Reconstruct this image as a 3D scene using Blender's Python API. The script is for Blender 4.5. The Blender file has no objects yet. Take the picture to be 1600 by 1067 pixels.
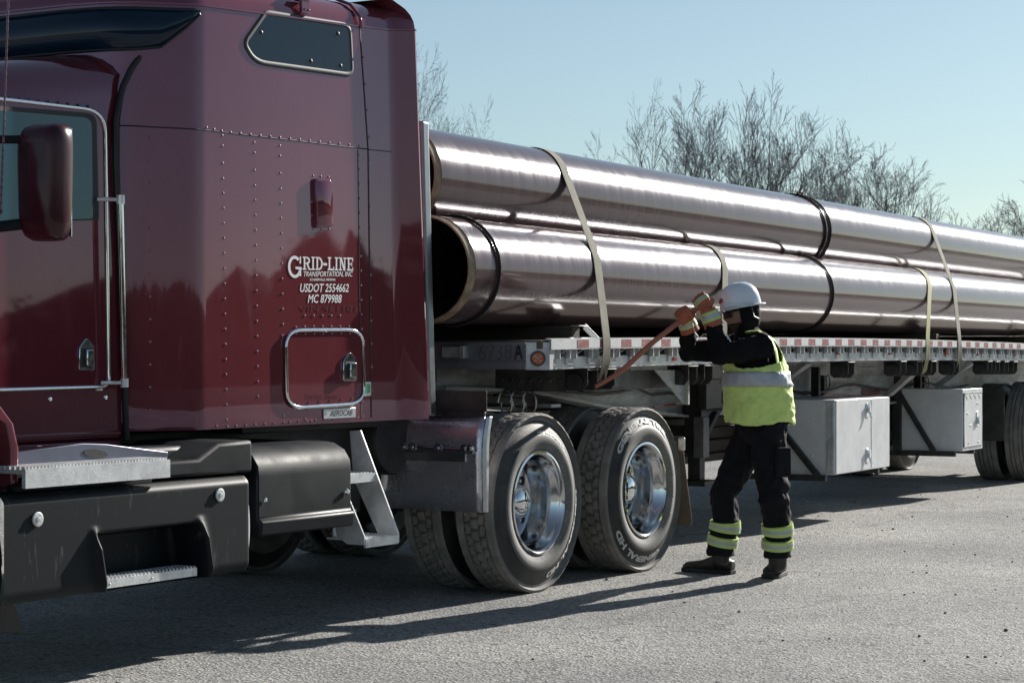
import bpy, bmesh, math, random
from mathutils import Vector, Matrix, noise
V = Vector
random.seed(7)
R = math.radians
scene = bpy.context.scene
COL = scene.collection

# ------------------------------------------------------------------ camera, sky, sun, exposure
H, FPX, HOR = 1.40, 3300.0, 546.0
AX = R(31.0)
cam = bpy.data.cameras.new('camera'); camo = bpy.data.objects.new('camera', cam); COL.objects.link(camo)
camo.location = (0, 0, H); camo.rotation_euler = (R(90), 0, AX - R(90))
cam.sensor_width = 36; cam.lens = FPX / 1600 * 36; cam.shift_y = (HOR - 533.5) / 1600
cam.clip_start = 0.1; cam.clip_end = 5000
cam.dof.use_dof = True; cam.dof.focus_distance = 12.4; cam.dof.aperture_fstop = 11
scene.camera = camo

SUN_EL, SUN_AZ = 23.5, -8.5          # azimuth from +X (truck's tail), minus = towards the camera's side
sv = V((math.cos(R(SUN_AZ)) * math.cos(R(SUN_EL)), math.sin(R(SUN_AZ)) * math.cos(R(SUN_EL)), math.sin(R(SUN_EL))))
w = bpy.data.worlds.new('World'); scene.world = w; w.use_nodes = True
nt = w.node_tree; bg = nt.nodes['Background']
sky = nt.nodes.new('ShaderNodeTexSky'); sky.sky_type = 'NISHITA'; sky.sun_disc = False
sky.sun_elevation = R(SUN_EL); sky.sun_rotation = R(90 - SUN_AZ)
sky.air_density = 1.0; sky.dust_density = 0.35; sky.ozone_density = 3.0; sky.altitude = 200
hsv = nt.nodes.new('ShaderNodeHueSaturation'); hsv.inputs['Saturation'].default_value = 0.72; nt.links.new(sky.outputs[0], hsv.inputs['Color'])
tint = nt.nodes.new('ShaderNodeMix'); tint.data_type = 'RGBA'; tint.blend_type = 'MULTIPLY'; tint.inputs[0].default_value = 1.0
tint.inputs[7].default_value = (0.90, 1.0, 0.985, 1); nt.links.new(hsv.outputs[0], tint.inputs[6])
nt.links.new(tint.outputs[2], bg.inputs[0]); bg.inputs[1].default_value = 0.053
sl = bpy.data.lights.new('sun', 'SUN'); sl.energy = 5.0; sl.angle = R(0.5); sl.color = (1.0, 0.95, 0.88)
so = bpy.data.objects.new('sun', sl); COL.objects.link(so); so.rotation_euler = sv.to_track_quat('Z', 'Y').to_euler()
so.location = (30, -5, 30)
scene.view_settings.view_transform = 'Standard'; scene.view_settings.look = 'None'
scene.view_settings.exposure = 0.80; scene.view_settings.gamma = 1.0
scene.render.engine = 'CYCLES'

# ------------------------------------------------------------------ geometry of the view (metres from a pixel on a known plane)
cd = V((math.cos(AX), math.sin(AX), 0)); cr = V((math.sin(AX), -math.cos(AX), 0))
CAM = V((0, 0, H))
def ray(px, py): return cd + cr * ((px - 800) / FPX) + V((0, 0, (HOR - py) / FPX))
def P(px, py, Y):
    d = ray(px, py); return CAM + d * (Y / d.y)
def PX(px, py, X):
    d = ray(px, py); return CAM + d * (X / d.x)
def PZ(px, py, Z):
    d = ray(px, py); return CAM + d * ((Z - H) / d.z)
def W(px, py, depth): return CAM + ray(px, py) * depth
T_O = V((11.0, 7.44, 0)); T_YAW = R(2.9)
TM = Matrix.Translation(T_O) @ Matrix.Rotation(T_YAW, 4, 'Z'); TMI = TM.inverted()
def TU(px, py, u):
    o = TMI @ CAM; d = (TMI.to_3x3() @ ray(px, py)); return o + d * ((u - o.x) / d.x)
def TP(px, py, v):
    o = TMI @ CAM; d = (TMI.to_3x3() @ ray(px, py)); return o + d * ((v - o.y) / d.y)

# ------------------------------------------------------------------ materials
def mat(name, col, rough=0.5, metal=0.0, coat=0.0, coat_r=0.05, var=None, vscale=4.0, vamt=0.5, rvar=0.0,
        bump=0.0, bscale=40.0, stretch=None, spec=0.5, sheen=0.0, detail=6.0, vlo=0.4, vhi=0.62):
    m = bpy.data.materials.new(name); m.use_nodes = True
    n = m.node_tree.nodes; l = m.node_tree.links; b = n['Principled BSDF']
    b.inputs['Base Color'].default_value = (*col, 1); b.inputs['Roughness'].default_value = rough
    b.inputs['Metallic'].default_value = metal; b.inputs['Coat Weight'].default_value = coat
    b.inputs['Coat Roughness'].default_value = coat_r; b.inputs['Specular IOR Level'].default_value = spec
    if sheen: b.inputs['Sheen Weight'].default_value = sheen
    tc = n.new('ShaderNodeTexCoord'); vec = tc.outputs['Object']
    if stretch:
        mp = n.new('ShaderNodeMapping'); mp.inputs['Scale'].default_value = stretch
        l.new(vec, mp.inputs[0]); vec = mp.outputs[0]
    if var or rvar:
        t = n.new('ShaderNodeTexNoise'); t.inputs['Scale'].default_value = vscale; t.inputs['Detail'].default_value = detail
        t.inputs['Roughness'].default_value = 0.65; l.new(vec, t.inputs['Vector'])
        mr = n.new('ShaderNodeMapRange'); mr.inputs[1].default_value = vlo; mr.inputs[2].default_value = vhi
        mr.inputs[3].default_value = 0; mr.inputs[4].default_value = vamt
        l.new(t.outputs['Fac'], mr.inputs[0])
        if var:
            mx = n.new('ShaderNodeMix'); mx.data_type = 'RGBA'
            mx.inputs[6].default_value = (*col, 1); mx.inputs[7].default_value = (*var, 1)
            l.new(mr.outputs[0], mx.inputs[0]); l.new(mx.outputs[2], b.inputs['Base Color'])
        if rvar:
            ma = n.new('ShaderNodeMath'); ma.operation = 'MULTIPLY_ADD'; ma.inputs[1].default_value = rvar; ma.inputs[2].default_value = rough
            l.new(mr.outputs[0], ma.inputs[0]); l.new(ma.outputs[0], b.inputs['Roughness'])
    if bump:
        t2 = n.new('ShaderNodeTexNoise'); t2.inputs['Scale'].default_value = bscale; t2.inputs['Detail'].default_value = 3
        l.new(vec, t2.inputs['Vector'])
        bp = n.new('ShaderNodeBump'); bp.inputs['Strength'].default_value = bump; bp.inputs['Distance'].default_value = 0.02
        l.new(t2.outputs['Fac'], bp.inputs['Height']); l.new(bp.outputs[0], b.inputs['Normal'])
    return m

M = {}
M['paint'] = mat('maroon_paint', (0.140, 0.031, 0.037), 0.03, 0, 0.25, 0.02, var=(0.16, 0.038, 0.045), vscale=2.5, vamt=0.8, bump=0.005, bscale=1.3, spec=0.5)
M['paint_shaded'] = mat('shaded_maroon_paint', (0.095, 0.017, 0.023), 0.03, 0, 0.25, 0.02, var=(0.11, 0.021, 0.028), vscale=3, bump=0.004, bscale=1.2, spec=0.5)  # same maroon made darker: the cab's shade is put into the colour
M['seam'] = mat('black_gasket', (0.008, 0.008, 0.009), 0.55, bump=0.05)
M['white_letter'] = mat('white_vinyl', (0.78, 0.78, 0.78), 0.45, var=(0.6, 0.6, 0.6), vscale=60)
M['ghost_letter'] = mat('old_lettering_residue', (0.095, 0.018, 0.023), 0.3, 0, 0.6, 0.03, var=(0.135, 0.028, 0.034), vscale=25, spec=0.15)
M['black_letter'] = mat('black_vinyl', (0.012, 0.014, 0.03), 0.45, var=(0.03, 0.03, 0.05), vscale=40)
M['chrome'] = mat('chrome', (0.82, 0.84, 0.87), 0.06, 1.0, rvar=0.08, vscale=30)
M['alu'] = mat('brushed_aluminium', (0.62, 0.64, 0.67), 0.32, 1.0, var=(0.42, 0.43, 0.44), vscale=9, rvar=0.2, bump=0.06, bscale=90)
M['alu_step'] = mat('worn_step_aluminium', (0.72, 0.73, 0.74), 0.42, 0.55, var=(0.45, 0.45, 0.45), vscale=14, vamt=0.6, bump=0.08, bscale=120)
M['alu_old'] = mat('weathered_aluminium', (0.64, 0.65, 0.66), 0.42, 0.4, var=(0.36, 0.36, 0.355), vscale=5, vamt=0.8, rvar=0.15, bump=0.05, bscale=60)
M['alu_dark'] = mat('dusty_coupler_steel', (0.16, 0.16, 0.16), 0.55, 0.4, var=(0.07, 0.07, 0.07), vscale=6, vamt=0.8, bump=0.1)
M['steel_polish'] = mat('polished_stainless', (0.56, 0.55, 0.57), 0.16, 1.0, var=(0.4, 0.39, 0.42), vscale=4, rvar=0.22, bump=0.035, bscale=5)
M['trailer_white'] = mat('dirty_white_beam', (0.50, 0.51, 0.51), 0.5, 0.1, var=(0.22, 0.215, 0.20), vscale=4, vamt=0.9, bump=0.05, stretch=(0.6, 1, 2.5))
M['box_white'] = mat('toolbox_aluminium', (0.74, 0.75, 0.76), 0.36, 0.1, var=(0.60, 0.60, 0.60), vscale=5, vamt=0.7, bump=0.03, bscale=30)
M['plastic'] = mat('black_plastic', (0.006, 0.009, 0.012), 0.46, var=(0.011, 0.015, 0.019), vscale=3.5, vamt=0.7, rvar=0.2, bump=0.05, bscale=220, spec=0.16)
M['scuff'] = mat('scuffed_black_plastic', (0.006, 0.009, 0.012), 0.46, spec=0.18, var=(0.16, 0.155, 0.15), vscale=5, vamt=0.5, stretch=(7, 1, 1.2), vlo=0.62, vhi=0.74, bump=0.05, bscale=220)
M['black'] = mat('black_steel', (0.014, 0.014, 0.015), 0.5, 0.0, var=(0.045, 0.042, 0.04), vscale=7, vamt=0.7, bump=0.1)
M['rubber'] = mat('tyre_rubber', (0.018, 0.018, 0.019), 0.55, var=(0.05, 0.048, 0.045), vscale=5, vamt=0.8, bump=0.12, bscale=90)
M['tread'] = mat('tyre_tread_rubber', (0.17, 0.163, 0.15), 0.85, var=(0.27, 0.25, 0.22), vscale=9, vamt=0.9, bump=0.25, bscale=110)
M['tyre_letter'] = mat('tyre_white_letter', (0.62, 0.62, 0.61), 0.6, var=(0.4, 0.4, 0.4), vscale=25)
M['wheel_alu'] = mat('polished_wheel_aluminium', (0.72, 0.72, 0.73), 0.10, 1.0, var=(0.5, 0.5, 0.5), vscale=6, rvar=0.15)
M['wheel_dark'] = mat('brake_dark', (0.02, 0.02, 0.02), 0.7, var=(0.05, 0.045, 0.04), vscale=9)
M['glass'] = mat('tinted_glass', (0.004, 0.016, 0.036), 0.02, spec=0.35, var=(0.006, 0.022, 0.045), vscale=1.2, bump=0.004, bscale=2)
M['glass_sky_teal'] = mat('sky_teal_door_glass', (0.014, 0.075, 0.105), 0.03, spec=0.5, var=(0.011, 0.055, 0.08), vscale=1.5, bump=0.004, bscale=2)  # teal of the sky through the pane is put into the colour
M['pipe'] = mat('coated_pipe', (0.066, 0.038, 0.040), 0.19, 0.0, 0.32, 0.05, var=(0.084, 0.05, 0.052), vscale=1.0, vamt=0.8, rvar=0.05,
                bump=0.004, bscale=18, stretch=(14, 1.2, 1.2), spec=0.36)
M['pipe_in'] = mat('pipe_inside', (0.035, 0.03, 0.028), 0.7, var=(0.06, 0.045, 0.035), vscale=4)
M['pipe_end'] = mat('pipe_bare_end', (0.38, 0.29, 0.20), 0.55, 0.2, var=(0.17, 0.10, 0.06), vscale=14, vamt=0.8)
M['strap'] = mat('grey_webbing', (0.22, 0.21, 0.165), 0.9, var=(0.16, 0.15, 0.115), vscale=14, vamt=0.8, bump=0.2, bscale=200)
M['strap_y'] = mat('yellowed_webbing', (0.36, 0.34, 0.16), 0.85, var=(0.30, 0.28, 0.16), vscale=14, vamt=0.8, bump=0.2, bscale=200)
M['rope'] = mat('black_rope', (0.012, 0.012, 0.013), 0.75, bump=0.3, bscale=120)
M['wood'] = mat('dark_timber', (0.075, 0.058, 0.044), 0.85, var=(0.12, 0.10, 0.08), vscale=7, stretch=(6, 0.6, 6), bump=0.3, bscale=12)
M['wood_deck'] = mat('deck_boards', (0.16, 0.13, 0.10), 0.85, var=(0.10, 0.08, 0.06), vscale=5, stretch=(0.5, 6, 6))
M['red_tape'] = mat('red_reflective_tape', (0.24, 0.045, 0.05), 0.45, var=(0.42, 0.36, 0.35), vscale=26, vamt=0.8, vlo=0.52, vhi=0.66)
M['white_tape'] = mat('white_reflective_tape', (0.68, 0.69, 0.70), 0.4, var=(0.5, 0.5, 0.5), vscale=14)
M['red_lens'] = mat('red_lens', (0.35, 0.03, 0.02), 0.2, coat=0.5, var=(0.28, 0.03, 0.02), vscale=40)
M['amber_lens'] = mat('amber_lens', (0.45, 0.10, 0.03), 0.2, coat=0.5, var=(0.35, 0.07, 0.02), vscale=40)
M['bar'] = mat('red_painted_bar', (0.42, 0.14, 0.085), 0.5, 0.0, var=(0.30, 0.13, 0.09), vscale=14, vamt=0.7, bump=0.05)
M['bark'] = mat('grey_bark', (0.075, 0.07, 0.07), 0.9, var=(0.055, 0.05, 0.05), vscale=3)
M['twig'] = mat('hazed_twigs', (0.15, 0.145, 0.15), 0.9, var=(0.11, 0.105, 0.11), vscale=3)  # lightened: distance haze is put into the twig colour
M['lime'] = mat('lime_vest_fabric', (0.68, 0.84, 0.24), 0.75, var=(0.56, 0.72, 0.20), vscale=9, bump=0.15, bscale=20, sheen=0.2)
M['silver_band'] = mat('silver_reflective_band', (0.48, 0.50, 0.53), 0.4, 0.15, var=(0.38, 0.40, 0.43), vscale=18, bump=0.1, bscale=40)
M['lime_band'] = mat('lime_reflective_band', (0.56, 0.70, 0.22), 0.6, var=(0.44, 0.58, 0.16), vscale=18)
M['hoodie'] = mat('black_fleece', (0.005, 0.005, 0.006), 0.9, var=(0.010, 0.010, 0.012), vscale=9, bump=0.25, bscale=26, sheen=0.0, spec=0.2)
M['trouser'] = mat('black_work_trouser', (0.006, 0.006, 0.008), 0.85, var=(0.014, 0.014, 0.019), vscale=10, bump=0.3, bscale=18, sheen=0.0, spec=0.25)
M['boot'] = mat('worn_black_leather', (0.016, 0.014, 0.013), 0.5, var=(0.05, 0.045, 0.04), vscale=14, bump=0.15, bscale=60)
M['sole'] = mat('boot_sole', (0.012, 0.012, 0.012), 0.8, var=(0.06, 0.055, 0.05), vscale=14)
M['skin'] = mat('skin', (0.33, 0.20, 0.145), 0.55, var=(0.27, 0.15, 0.11), vscale=20)
M['beard'] = mat('short_beard', (0.045, 0.028, 0.02), 0.8, bump=0.4, bscale=200, var=(0.07, 0.045, 0.03), vscale=60)
M['hat'] = mat('white_hat_plastic', (0.78, 0.82, 0.88), 0.26, coat=0.4, var=(0.64, 0.67, 0.72), vscale=8)
M['glove'] = mat('orange_red_glove', (0.46, 0.13, 0.07), 0.8, var=(0.22, 0.07, 0.045), vscale=22, bump=0.2, bscale=60)
M['glove_palm'] = mat('dark_glove_leather', (0.03, 0.025, 0.022), 0.7, var=(0.07, 0.05, 0.04), vscale=25)
M['green_sticker'] = mat('green_sticker', (0.10, 0.36, 0.16), 0.5, var=(0.14, 0.4, 0.2), vscale=60)
M['trim_grey'] = mat('grey_window_trim', (0.05, 0.055, 0.062), 0.6, 0.0, spec=0.25, var=(0.08, 0.085, 0.09), vscale=12)
M['alu_nose'] = mat('shaded_nose_aluminium', (0.30, 0.31, 0.34), 0.4, 0.4, var=(0.20, 0.20, 0.22), vscale=5, vamt=0.8, bump=0.04, bscale=50)  # grey-blue shade of the front face is put into the colour
M['ghost_num'] = mat('faded_number', (0.13, 0.135, 0.15), 0.5, 0.2, var=(0.20, 0.20, 0.22), vscale=22)
M['fender_metal'] = mat('scratched_fender_metal', (0.66, 0.64, 0.68), 0.24, 0.8, var=(0.46, 0.44, 0.48), vscale=5, vamt=0.8, rvar=0.2, bump=0.03, bscale=5)
M['rubber_dust'] = mat('dusty_sidewall', (0.14, 0.137, 0.13), 0.75, var=(0.21, 0.20, 0.185), vscale=7, vamt=0.9, bump=0.1, bscale=120)
M['strip_metal'] = mat('grey_edge_metal', (0.26, 0.28, 0.30), 0.3, 0.9, var=(0.2, 0.21, 0.23), vscale=8, rvar=0.2)
M['mirror_shell'] = mat('mirror_shell_maroon', (0.042, 0.007, 0.013), 0.25, 0, 0.2, 0.08, spec=0.3, var=(0.05, 0.01, 0.017), vscale=6)
M['kick'] = mat('shade_blue_kick_plate', (0.15, 0.165, 0.22), 0.35, 0.5, var=(0.11, 0.12, 0.16), vscale=8)  # blue-grey of shade and mirrored sky put into the plate's colour
M['rivet'] = mat('glint_rivet', (0.28, 0.14, 0.17), 0.25, 0.6, coat=0.5, var=(0.38, 0.22, 0.25), vscale=30)  # highlights put into the colour: heads lighter than the maroon skin
M['mud'] = mat('muddy_flap', (0.13, 0.10, 0.07), 0.85, var=(0.07, 0.06, 0.05), vscale=9, bump=0.2)
M['wood_far'] = mat('far_evergreen', (0.035, 0.04, 0.028), 0.9, var=(0.06, 0.055, 0.04), vscale=0.6)
M['plate_red'] = mat('red_lettered_plate', (0.10, 0.07, 0.06), 0.5, var=(0.16, 0.12, 0.1), vscale=25)
M['int'] = mat('cab_interior', (0.02, 0.02, 0.022), 0.8, var=(0.03, 0.03, 0.03), vscale=4)

def wear(m, col, scale, stretch, lo, hi, amt, coat_rough=None, use=None):
    n = m.node_tree.nodes; l = m.node_tree.links; b = n['Principled BSDF']
    tc = n.new('ShaderNodeTexCoord'); mp = n.new('ShaderNodeMapping'); mp.inputs['Scale'].default_value = stretch; l.new(tc.outputs['Object'], mp.inputs[0])
    t = n.new('ShaderNodeTexNoise'); t.inputs['Scale'].default_value = scale; t.inputs['Detail'].default_value = 8; t.inputs['Roughness'].default_value = 0.7; l.new(mp.outputs[0], t.inputs['Vector'])
    mr = n.new('ShaderNodeMapRange'); mr.inputs[1].default_value = lo; mr.inputs[2].default_value = hi; mr.inputs[4].default_value = amt; l.new(t.outputs['Fac'], mr.inputs[0])
    sk = b.inputs['Base Color']; mx = n.new('ShaderNodeMix'); mx.data_type = 'RGBA'; mx.inputs[7].default_value = (*col, 1)
    if sk.is_linked: l.new(sk.links[0].from_socket, mx.inputs[6])
    else: mx.inputs[6].default_value = sk.default_value
    l.new(mr.outputs[0], mx.inputs[0]); l.new(mx.outputs[2], sk)
    if coat_rough:
        for nm in ('Coat Roughness', 'Roughness') if b.inputs['Roughness'].default_value < 0.1 else ('Coat Roughness',):
            ma = n.new('ShaderNodeMath'); ma.operation = 'MULTIPLY_ADD'; ma.inputs[1].default_value = coat_rough; ma.inputs[2].default_value = b.inputs[nm].default_value
            l.new(mr.outputs[0], ma.inputs[0]); l.new(ma.outputs[0], b.inputs[nm])
for k in ('paint', 'paint_shaded'):
    b_ = M[k].node_tree.nodes['Principled BSDF']; b_.inputs['IOR'].default_value = 1.78 if k == 'paint' else 1.6; b_.inputs['Specular Tint'].default_value = (0.84, 0.66, 1.0, 1)
for k in ('paint', 'paint_shaded'):
    wear(M[k], (0.42, 0.30, 0.30), 42, (1, 1, 1), 0.715, 0.74, 0.7)                       # stone chips
    wear(M[k], (0.17, 0.07, 0.08), 7, (3.0, 3.0, 0.25), 0.52, 0.80, 0.25, 0.06)           # road film in streaks
wear(M['pipe'], (0.34, 0.30, 0.29), 5, (5, 0.7, 0.7), 0.64, 0.72, 0.5, 0.25)
wear(M['pipe'], (0.30, 0.27, 0.26), 30, (0.25, 1, 1), 0.68, 0.74, 0.3)
M['pipe'].node_tree.nodes['Principled BSDF'].inputs['Specular Tint'].default_value = (0.93, 0.77, 0.96, 1)
wear(M['box_white'], (0.12, 0.11, 0.10), 30, (1, 1, 1), 0.69, 0.74, 0.8)
wear(M['trailer_white'], (0.12, 0.10, 0.085), 18, (1, 1, 1), 0.64, 0.72, 0.7)
wear(M['alu_old'], (0.10, 0.10, 0.10), 26, (1, 1, 2), 0.66, 0.74, 0.6)
wear(M['strap'], (0.16, 0.15, 0.12), 9, (1, 1, 1), 0.5, 0.7, 0.7)
wear(M['fender_metal'], (0.10, 0.09, 0.09), 30, (1, 1, 1), 0.62, 0.68, 0.5)
wear(M['alu_step'], (0.14, 0.13, 0.12), 20, (1, 1, 1), 0.60, 0.72, 0.6)
wear(M['lime'], (0.25, 0.28, 0.10), 9, (1, 1, 1), 0.55, 0.8, 0.5)

def ground_material():
    m = bpy.data.materials.new('old_asphalt'); m.use_nodes = True
    n = m.node_tree.nodes; l = m.node_tree.links; b = n['Principled BSDF']; b.inputs['Roughness'].default_value = 0.85
    b.inputs['Specular IOR Level'].default_value = 0.3
    tc = n.new('ShaderNodeTexCoord')
    def noise_(scale, det, r=0.6):
        t = n.new('ShaderNodeTexNoise'); t.inputs['Scale'].default_value = scale; t.inputs['Detail'].default_value = det
        t.inputs['Roughness'].default_value = r; l.new(tc.outputs['Object'], t.inputs['Vector']); return t
    def ramp(src, stops):
        c = n.new('ShaderNodeValToRGB'); e = c.color_ramp.elements
        e[0].position, e[0].color = stops[0][0], (*stops[0][1], 1); e[1].position, e[1].color = stops[1][0], (*stops[1][1], 1)
        for p_, col in stops[2:]: k = e.new(p_); k.color = (*col, 1)
        l.new(src, c.inputs[0]); return c
    def mix(mode, fac, a, b_):
        x = n.new('ShaderNodeMix'); x.data_type = 'RGBA'; x.blend_type = mode
        if isinstance(fac, float): x.inputs[0].default_value = fac
        else: l.new(fac, x.inputs[0])
        l.new(a, x.inputs[6]); l.new(b_, x.inputs[7]); return x.outputs[2]
    vo = n.new('ShaderNodeTexVoronoi'); vo.inputs['Scale'].default_value = 64; l.new(tc.outputs['Object'], vo.inputs['Vector'])
    stones = ramp(vo.outputs['Color'], [(0.0, (0.14, 0.141, 0.142)), (1.0, (0.55, 0.545, 0.535)), (0.45, (0.325, 0.322, 0.316))])
    fine = ramp(noise_(150, 4, 0.7).outputs['Fac'], [(0.32, (0.35, 0.35, 0.35)), (0.66, (1.25, 1.24, 1.22))])
    c = mix('MULTIPLY', 1.0, stones.outputs[0], fine.outputs[0])
    big = ramp(noise_(0.55, 6).outputs['Fac'], [(0.32, (0.72, 0.72, 0.73)), (0.68, (1.18, 1.17, 1.14))])
    c = mix('MULTIPLY', 1.0, c, big.outputs[0])
    pits = ramp(noise_(26, 3).outputs['Fac'], [(0.30, (0.45, 0.45, 0.46)), (0.40, (1, 1, 1))])
    c = mix('MULTIPLY', 0.8, c, pits.outputs[0])
    vs_ = n.new('ShaderNodeTexVoronoi'); vs_.inputs['Scale'].default_value = 9; vs_.inputs['Randomness'].default_value = 1.0; l.new(tc.outputs['Object'], vs_.inputs['Vector'])
    sep = n.new('ShaderNodeSeparateColor'); l.new(vs_.outputs['Color'], sep.inputs[0])
    th = n.new('ShaderNodeMath'); th.operation = 'MULTIPLY_ADD'; th.inputs[1].default_value = 0.30; th.inputs[2].default_value = -0.12; l.new(sep.outputs[0], th.inputs[0])
    lt = n.new('ShaderNodeMath'); lt.operation = 'SUBTRACT'; l.new(vs_.outputs['Distance'], lt.inputs[0]); l.new(th.outputs[0], lt.inputs[1])
    spk = ramp(lt.outputs[0], [(0.0, (0.22, 0.22, 0.24)), (0.03, (1, 1, 1))])
    c = mix('MULTIPLY', 0.9, c, spk.outputs[0])
    # cracks
    vc = n.new('ShaderNodeTexVoronoi'); vc.feature = 'DISTANCE_TO_EDGE'; vc.inputs['Scale'].default_value = 0.32
    wn = noise_(2.2, 5); dv = n.new('ShaderNodeVectorMath'); dv.operation = 'MULTIPLY_ADD'
    dv.inputs[1].default_value = (0.7, 0.7, 0); l.new(wn.outputs['Color'], dv.inputs[0]); l.new(tc.outputs['Object'], dv.inputs[2]); l.new(dv.outputs[0], vc.inputs['Vector'])
    cr_ = ramp(vc.outputs['Distance'], [(0.0, (0.25, 0.25, 0.26)), (0.008, (1, 1, 1))])
    c = mix('MULTIPLY', 0.4, c, cr_.outputs[0])
    st = ramp(noise_(0.8, 3, 0.5).outputs['Fac'], [(0.60, (1, 1, 1)), (0.68, (0.72, 0.72, 0.73))]); c = mix('MULTIPLY', 0.5, c, st.outputs[0])
    l.new(c, b.inputs['Base Color'])
    add = n.new('ShaderNodeMath'); add.operation = 'ADD'
    l.new(vo.outputs['Distance'], add.inputs[0]); l.new(noise_(45, 5, 0.7).outputs['Fac'], add.inputs[1])
    bp = n.new('ShaderNodeBump'); bp.inputs['Strength'].default_value = 0.75; bp.inputs['Distance'].default_value = 0.012
    l.new(add.outputs[0], bp.inputs['Height']); l.new(bp.outputs[0], b.inputs['Normal'])
    return m
M['ground'] = ground_material()

# ------------------------------------------------------------------ mesh building
class MB:
    def __init__(s): s.v = []; s.f = []; s.m = []; s.mi = 0
    def add(s, vs, fs):
        o = len(s.v); s.v += [V(x) for x in vs]
        for f in fs: s.f.append(tuple(i + o for i in f)); s.m.append(s.mi)
        return s
    def mat(s, i): s.mi = i; return s
    def hexa(s, b, t):        # four bottom points, four top points
        return s.add(list(b) + list(t), [(3, 2, 1, 0), (4, 5, 6, 7), (0, 1, 5, 4), (1, 2, 6, 5), (2, 3, 7, 6), (3, 0, 4, 7)])
    def box(s, x0, x1, y0, y1, z0, z1):
        return s.hexa([(x0, y0, z0), (x1, y0, z0), (x1, y1, z0), (x0, y1, z0)], [(x0, y0, z1), (x1, y0, z1), (x1, y1, z1), (x0, y1, z1)])
    def prism(s, poly, ext):
        n = len(poly); e = V(ext); a = [V(p) for p in poly]
        return s.add(a + [p + e for p in a], [tuple(range(n))[::-1], tuple(range(n, 2 * n))] + [(i, (i + 1) % n, n + (i + 1) % n, n + i) for i in range(n)])
    def bar(s, a, b, w_, h_, up=(0, 0, 1)):
        a, b = V(a), V(b); d = (b - a).normalized(); sd = d.cross(V(up))
        if sd.length < 1e-4: sd = d.cross(V((1, 0, 0)))
        sd.normalize(); u = sd.cross(d) * (h_ / 2); sd = sd * (w_ / 2)
        return s.hexa([a - sd - u, a + sd - u, b + sd - u, b - sd - u], [a - sd + u, a + sd + u, b + sd + u, b - sd + u])
    def loft(s, rings, caps=True, closed=True):
        n = len(rings[0]); vs = [p for r_ in rings for p in r_]; fs = []
        for k in range(len(rings) - 1):
            for i in range(n if closed else n - 1):
                j = (i + 1) % n; fs.append((k * n + i, k * n + j, (k + 1) * n + j, (k + 1) * n + i))
        if caps: fs.append(tuple(range(n))[::-1]); fs.append(tuple((len(rings) - 1) * n + i for i in range(n)))
        return s.add(vs, fs)
    def tube(s, pts, rad, n=10, closed=False, ref=None):
        pts = [V(p) for p in pts]; k = len(pts)
        if not isinstance(rad, (list, tuple)): rad = [rad] * k
        rings = []; prev = None
        for i in range(k):
            if closed: t = pts[(i + 1) % k] - pts[i - 1]
            else: t = pts[min(i + 1, k - 1)] - pts[max(i - 1, 0)]
            t.normalize()
            if prev is None:
                a = V(ref) if ref else (V((0, 0, 1)) if abs(t.z) < 0.9 else V((1, 0, 0)))
            else: a = prev
            a = (a - t * a.dot(t)).normalized(); prev = a; b = t.cross(a)
            r = rad[i]; ra, rb = r if isinstance(r, tuple) else (r, r)
            rings.append([pts[i] + a * (ra * math.cos(2 * math.pi * j / n)) + b * (rb * math.sin(2 * math.pi * j / n)) for j in range(n)])
        if closed: rings.append(rings[0])
        return s.loft(rings, caps=not closed)
    def lathe(s, prof, o, ax, n=32, caps=False):
        o = V(o); ax = V(ax).normalized(); a = ax.orthogonal().normalized(); b = ax.cross(a)
        rings = [[o + ax * h + (a * math.cos(2 * math.pi * j / n) + b * math.sin(2 * math.pi * j / n)) * r for j in range(n)] for r, h in prof]
        return s.loft(rings, caps=caps)
    def dome(s, c, nrm, r, h=0.5, n=6):
        return s.lathe([(r, 0), (r * 0.75, r * h * 0.7), (r * 0.02, r * h)], c, nrm, n)
    def ball(s, c, rx, ry, rz, n=12, k=8):
        c = V(c); rings = []
        for i in range(k + 1):
            t = math.pi * i / k; q = max(math.sin(t), 0.01)
            rings.append([c + V((rx * q * math.cos(2 * math.pi * j / n), ry * q * math.sin(2 * math.pi * j / n), -rz * math.cos(t))) for j in range(n)])
        return s.loft(rings)

CEN = {}       # object -> its origin in the frame of its root
FRM = {}       # root -> matrix from frame coordinates to root coordinates
def tag(o, label=None, cat=None, group=None, kind=None):
    if label: o['label'] = label
    if cat: o['category'] = cat
    if group: o['group'] = group
    if kind: o['kind'] = kind
    return o
def thing(name, label, cat, loc, frame=None, group=None, rotz=0):
    o = bpy.data.objects.new(name, None); COL.objects.link(o); o.empty_display_size = 0.2
    o.location = loc; o.rotation_euler = (0, 0, rotz)
    Mr = Matrix.Translation(V(loc)) @ Matrix.Rotation(rotz, 4, 'Z')
    FRM[o.name] = Mr.inverted() @ (frame if frame is not None else Matrix.Identity(4)); CEN[o.name] = V((0, 0, 0))
    return tag(o, label, cat, group)
def root_of(o):
    while o.parent: o = o.parent
    return o
def finish(me, smooth):
    bm = bmesh.new(); bm.from_mesh(me); bmesh.ops.recalc_face_normals(bm, faces=bm.faces); bm.to_mesh(me); bm.free()
    if smooth:
        for p in me.polygons: p.use_smooth = True
        me.set_sharp_from_angle(angle=R(smooth))
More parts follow.
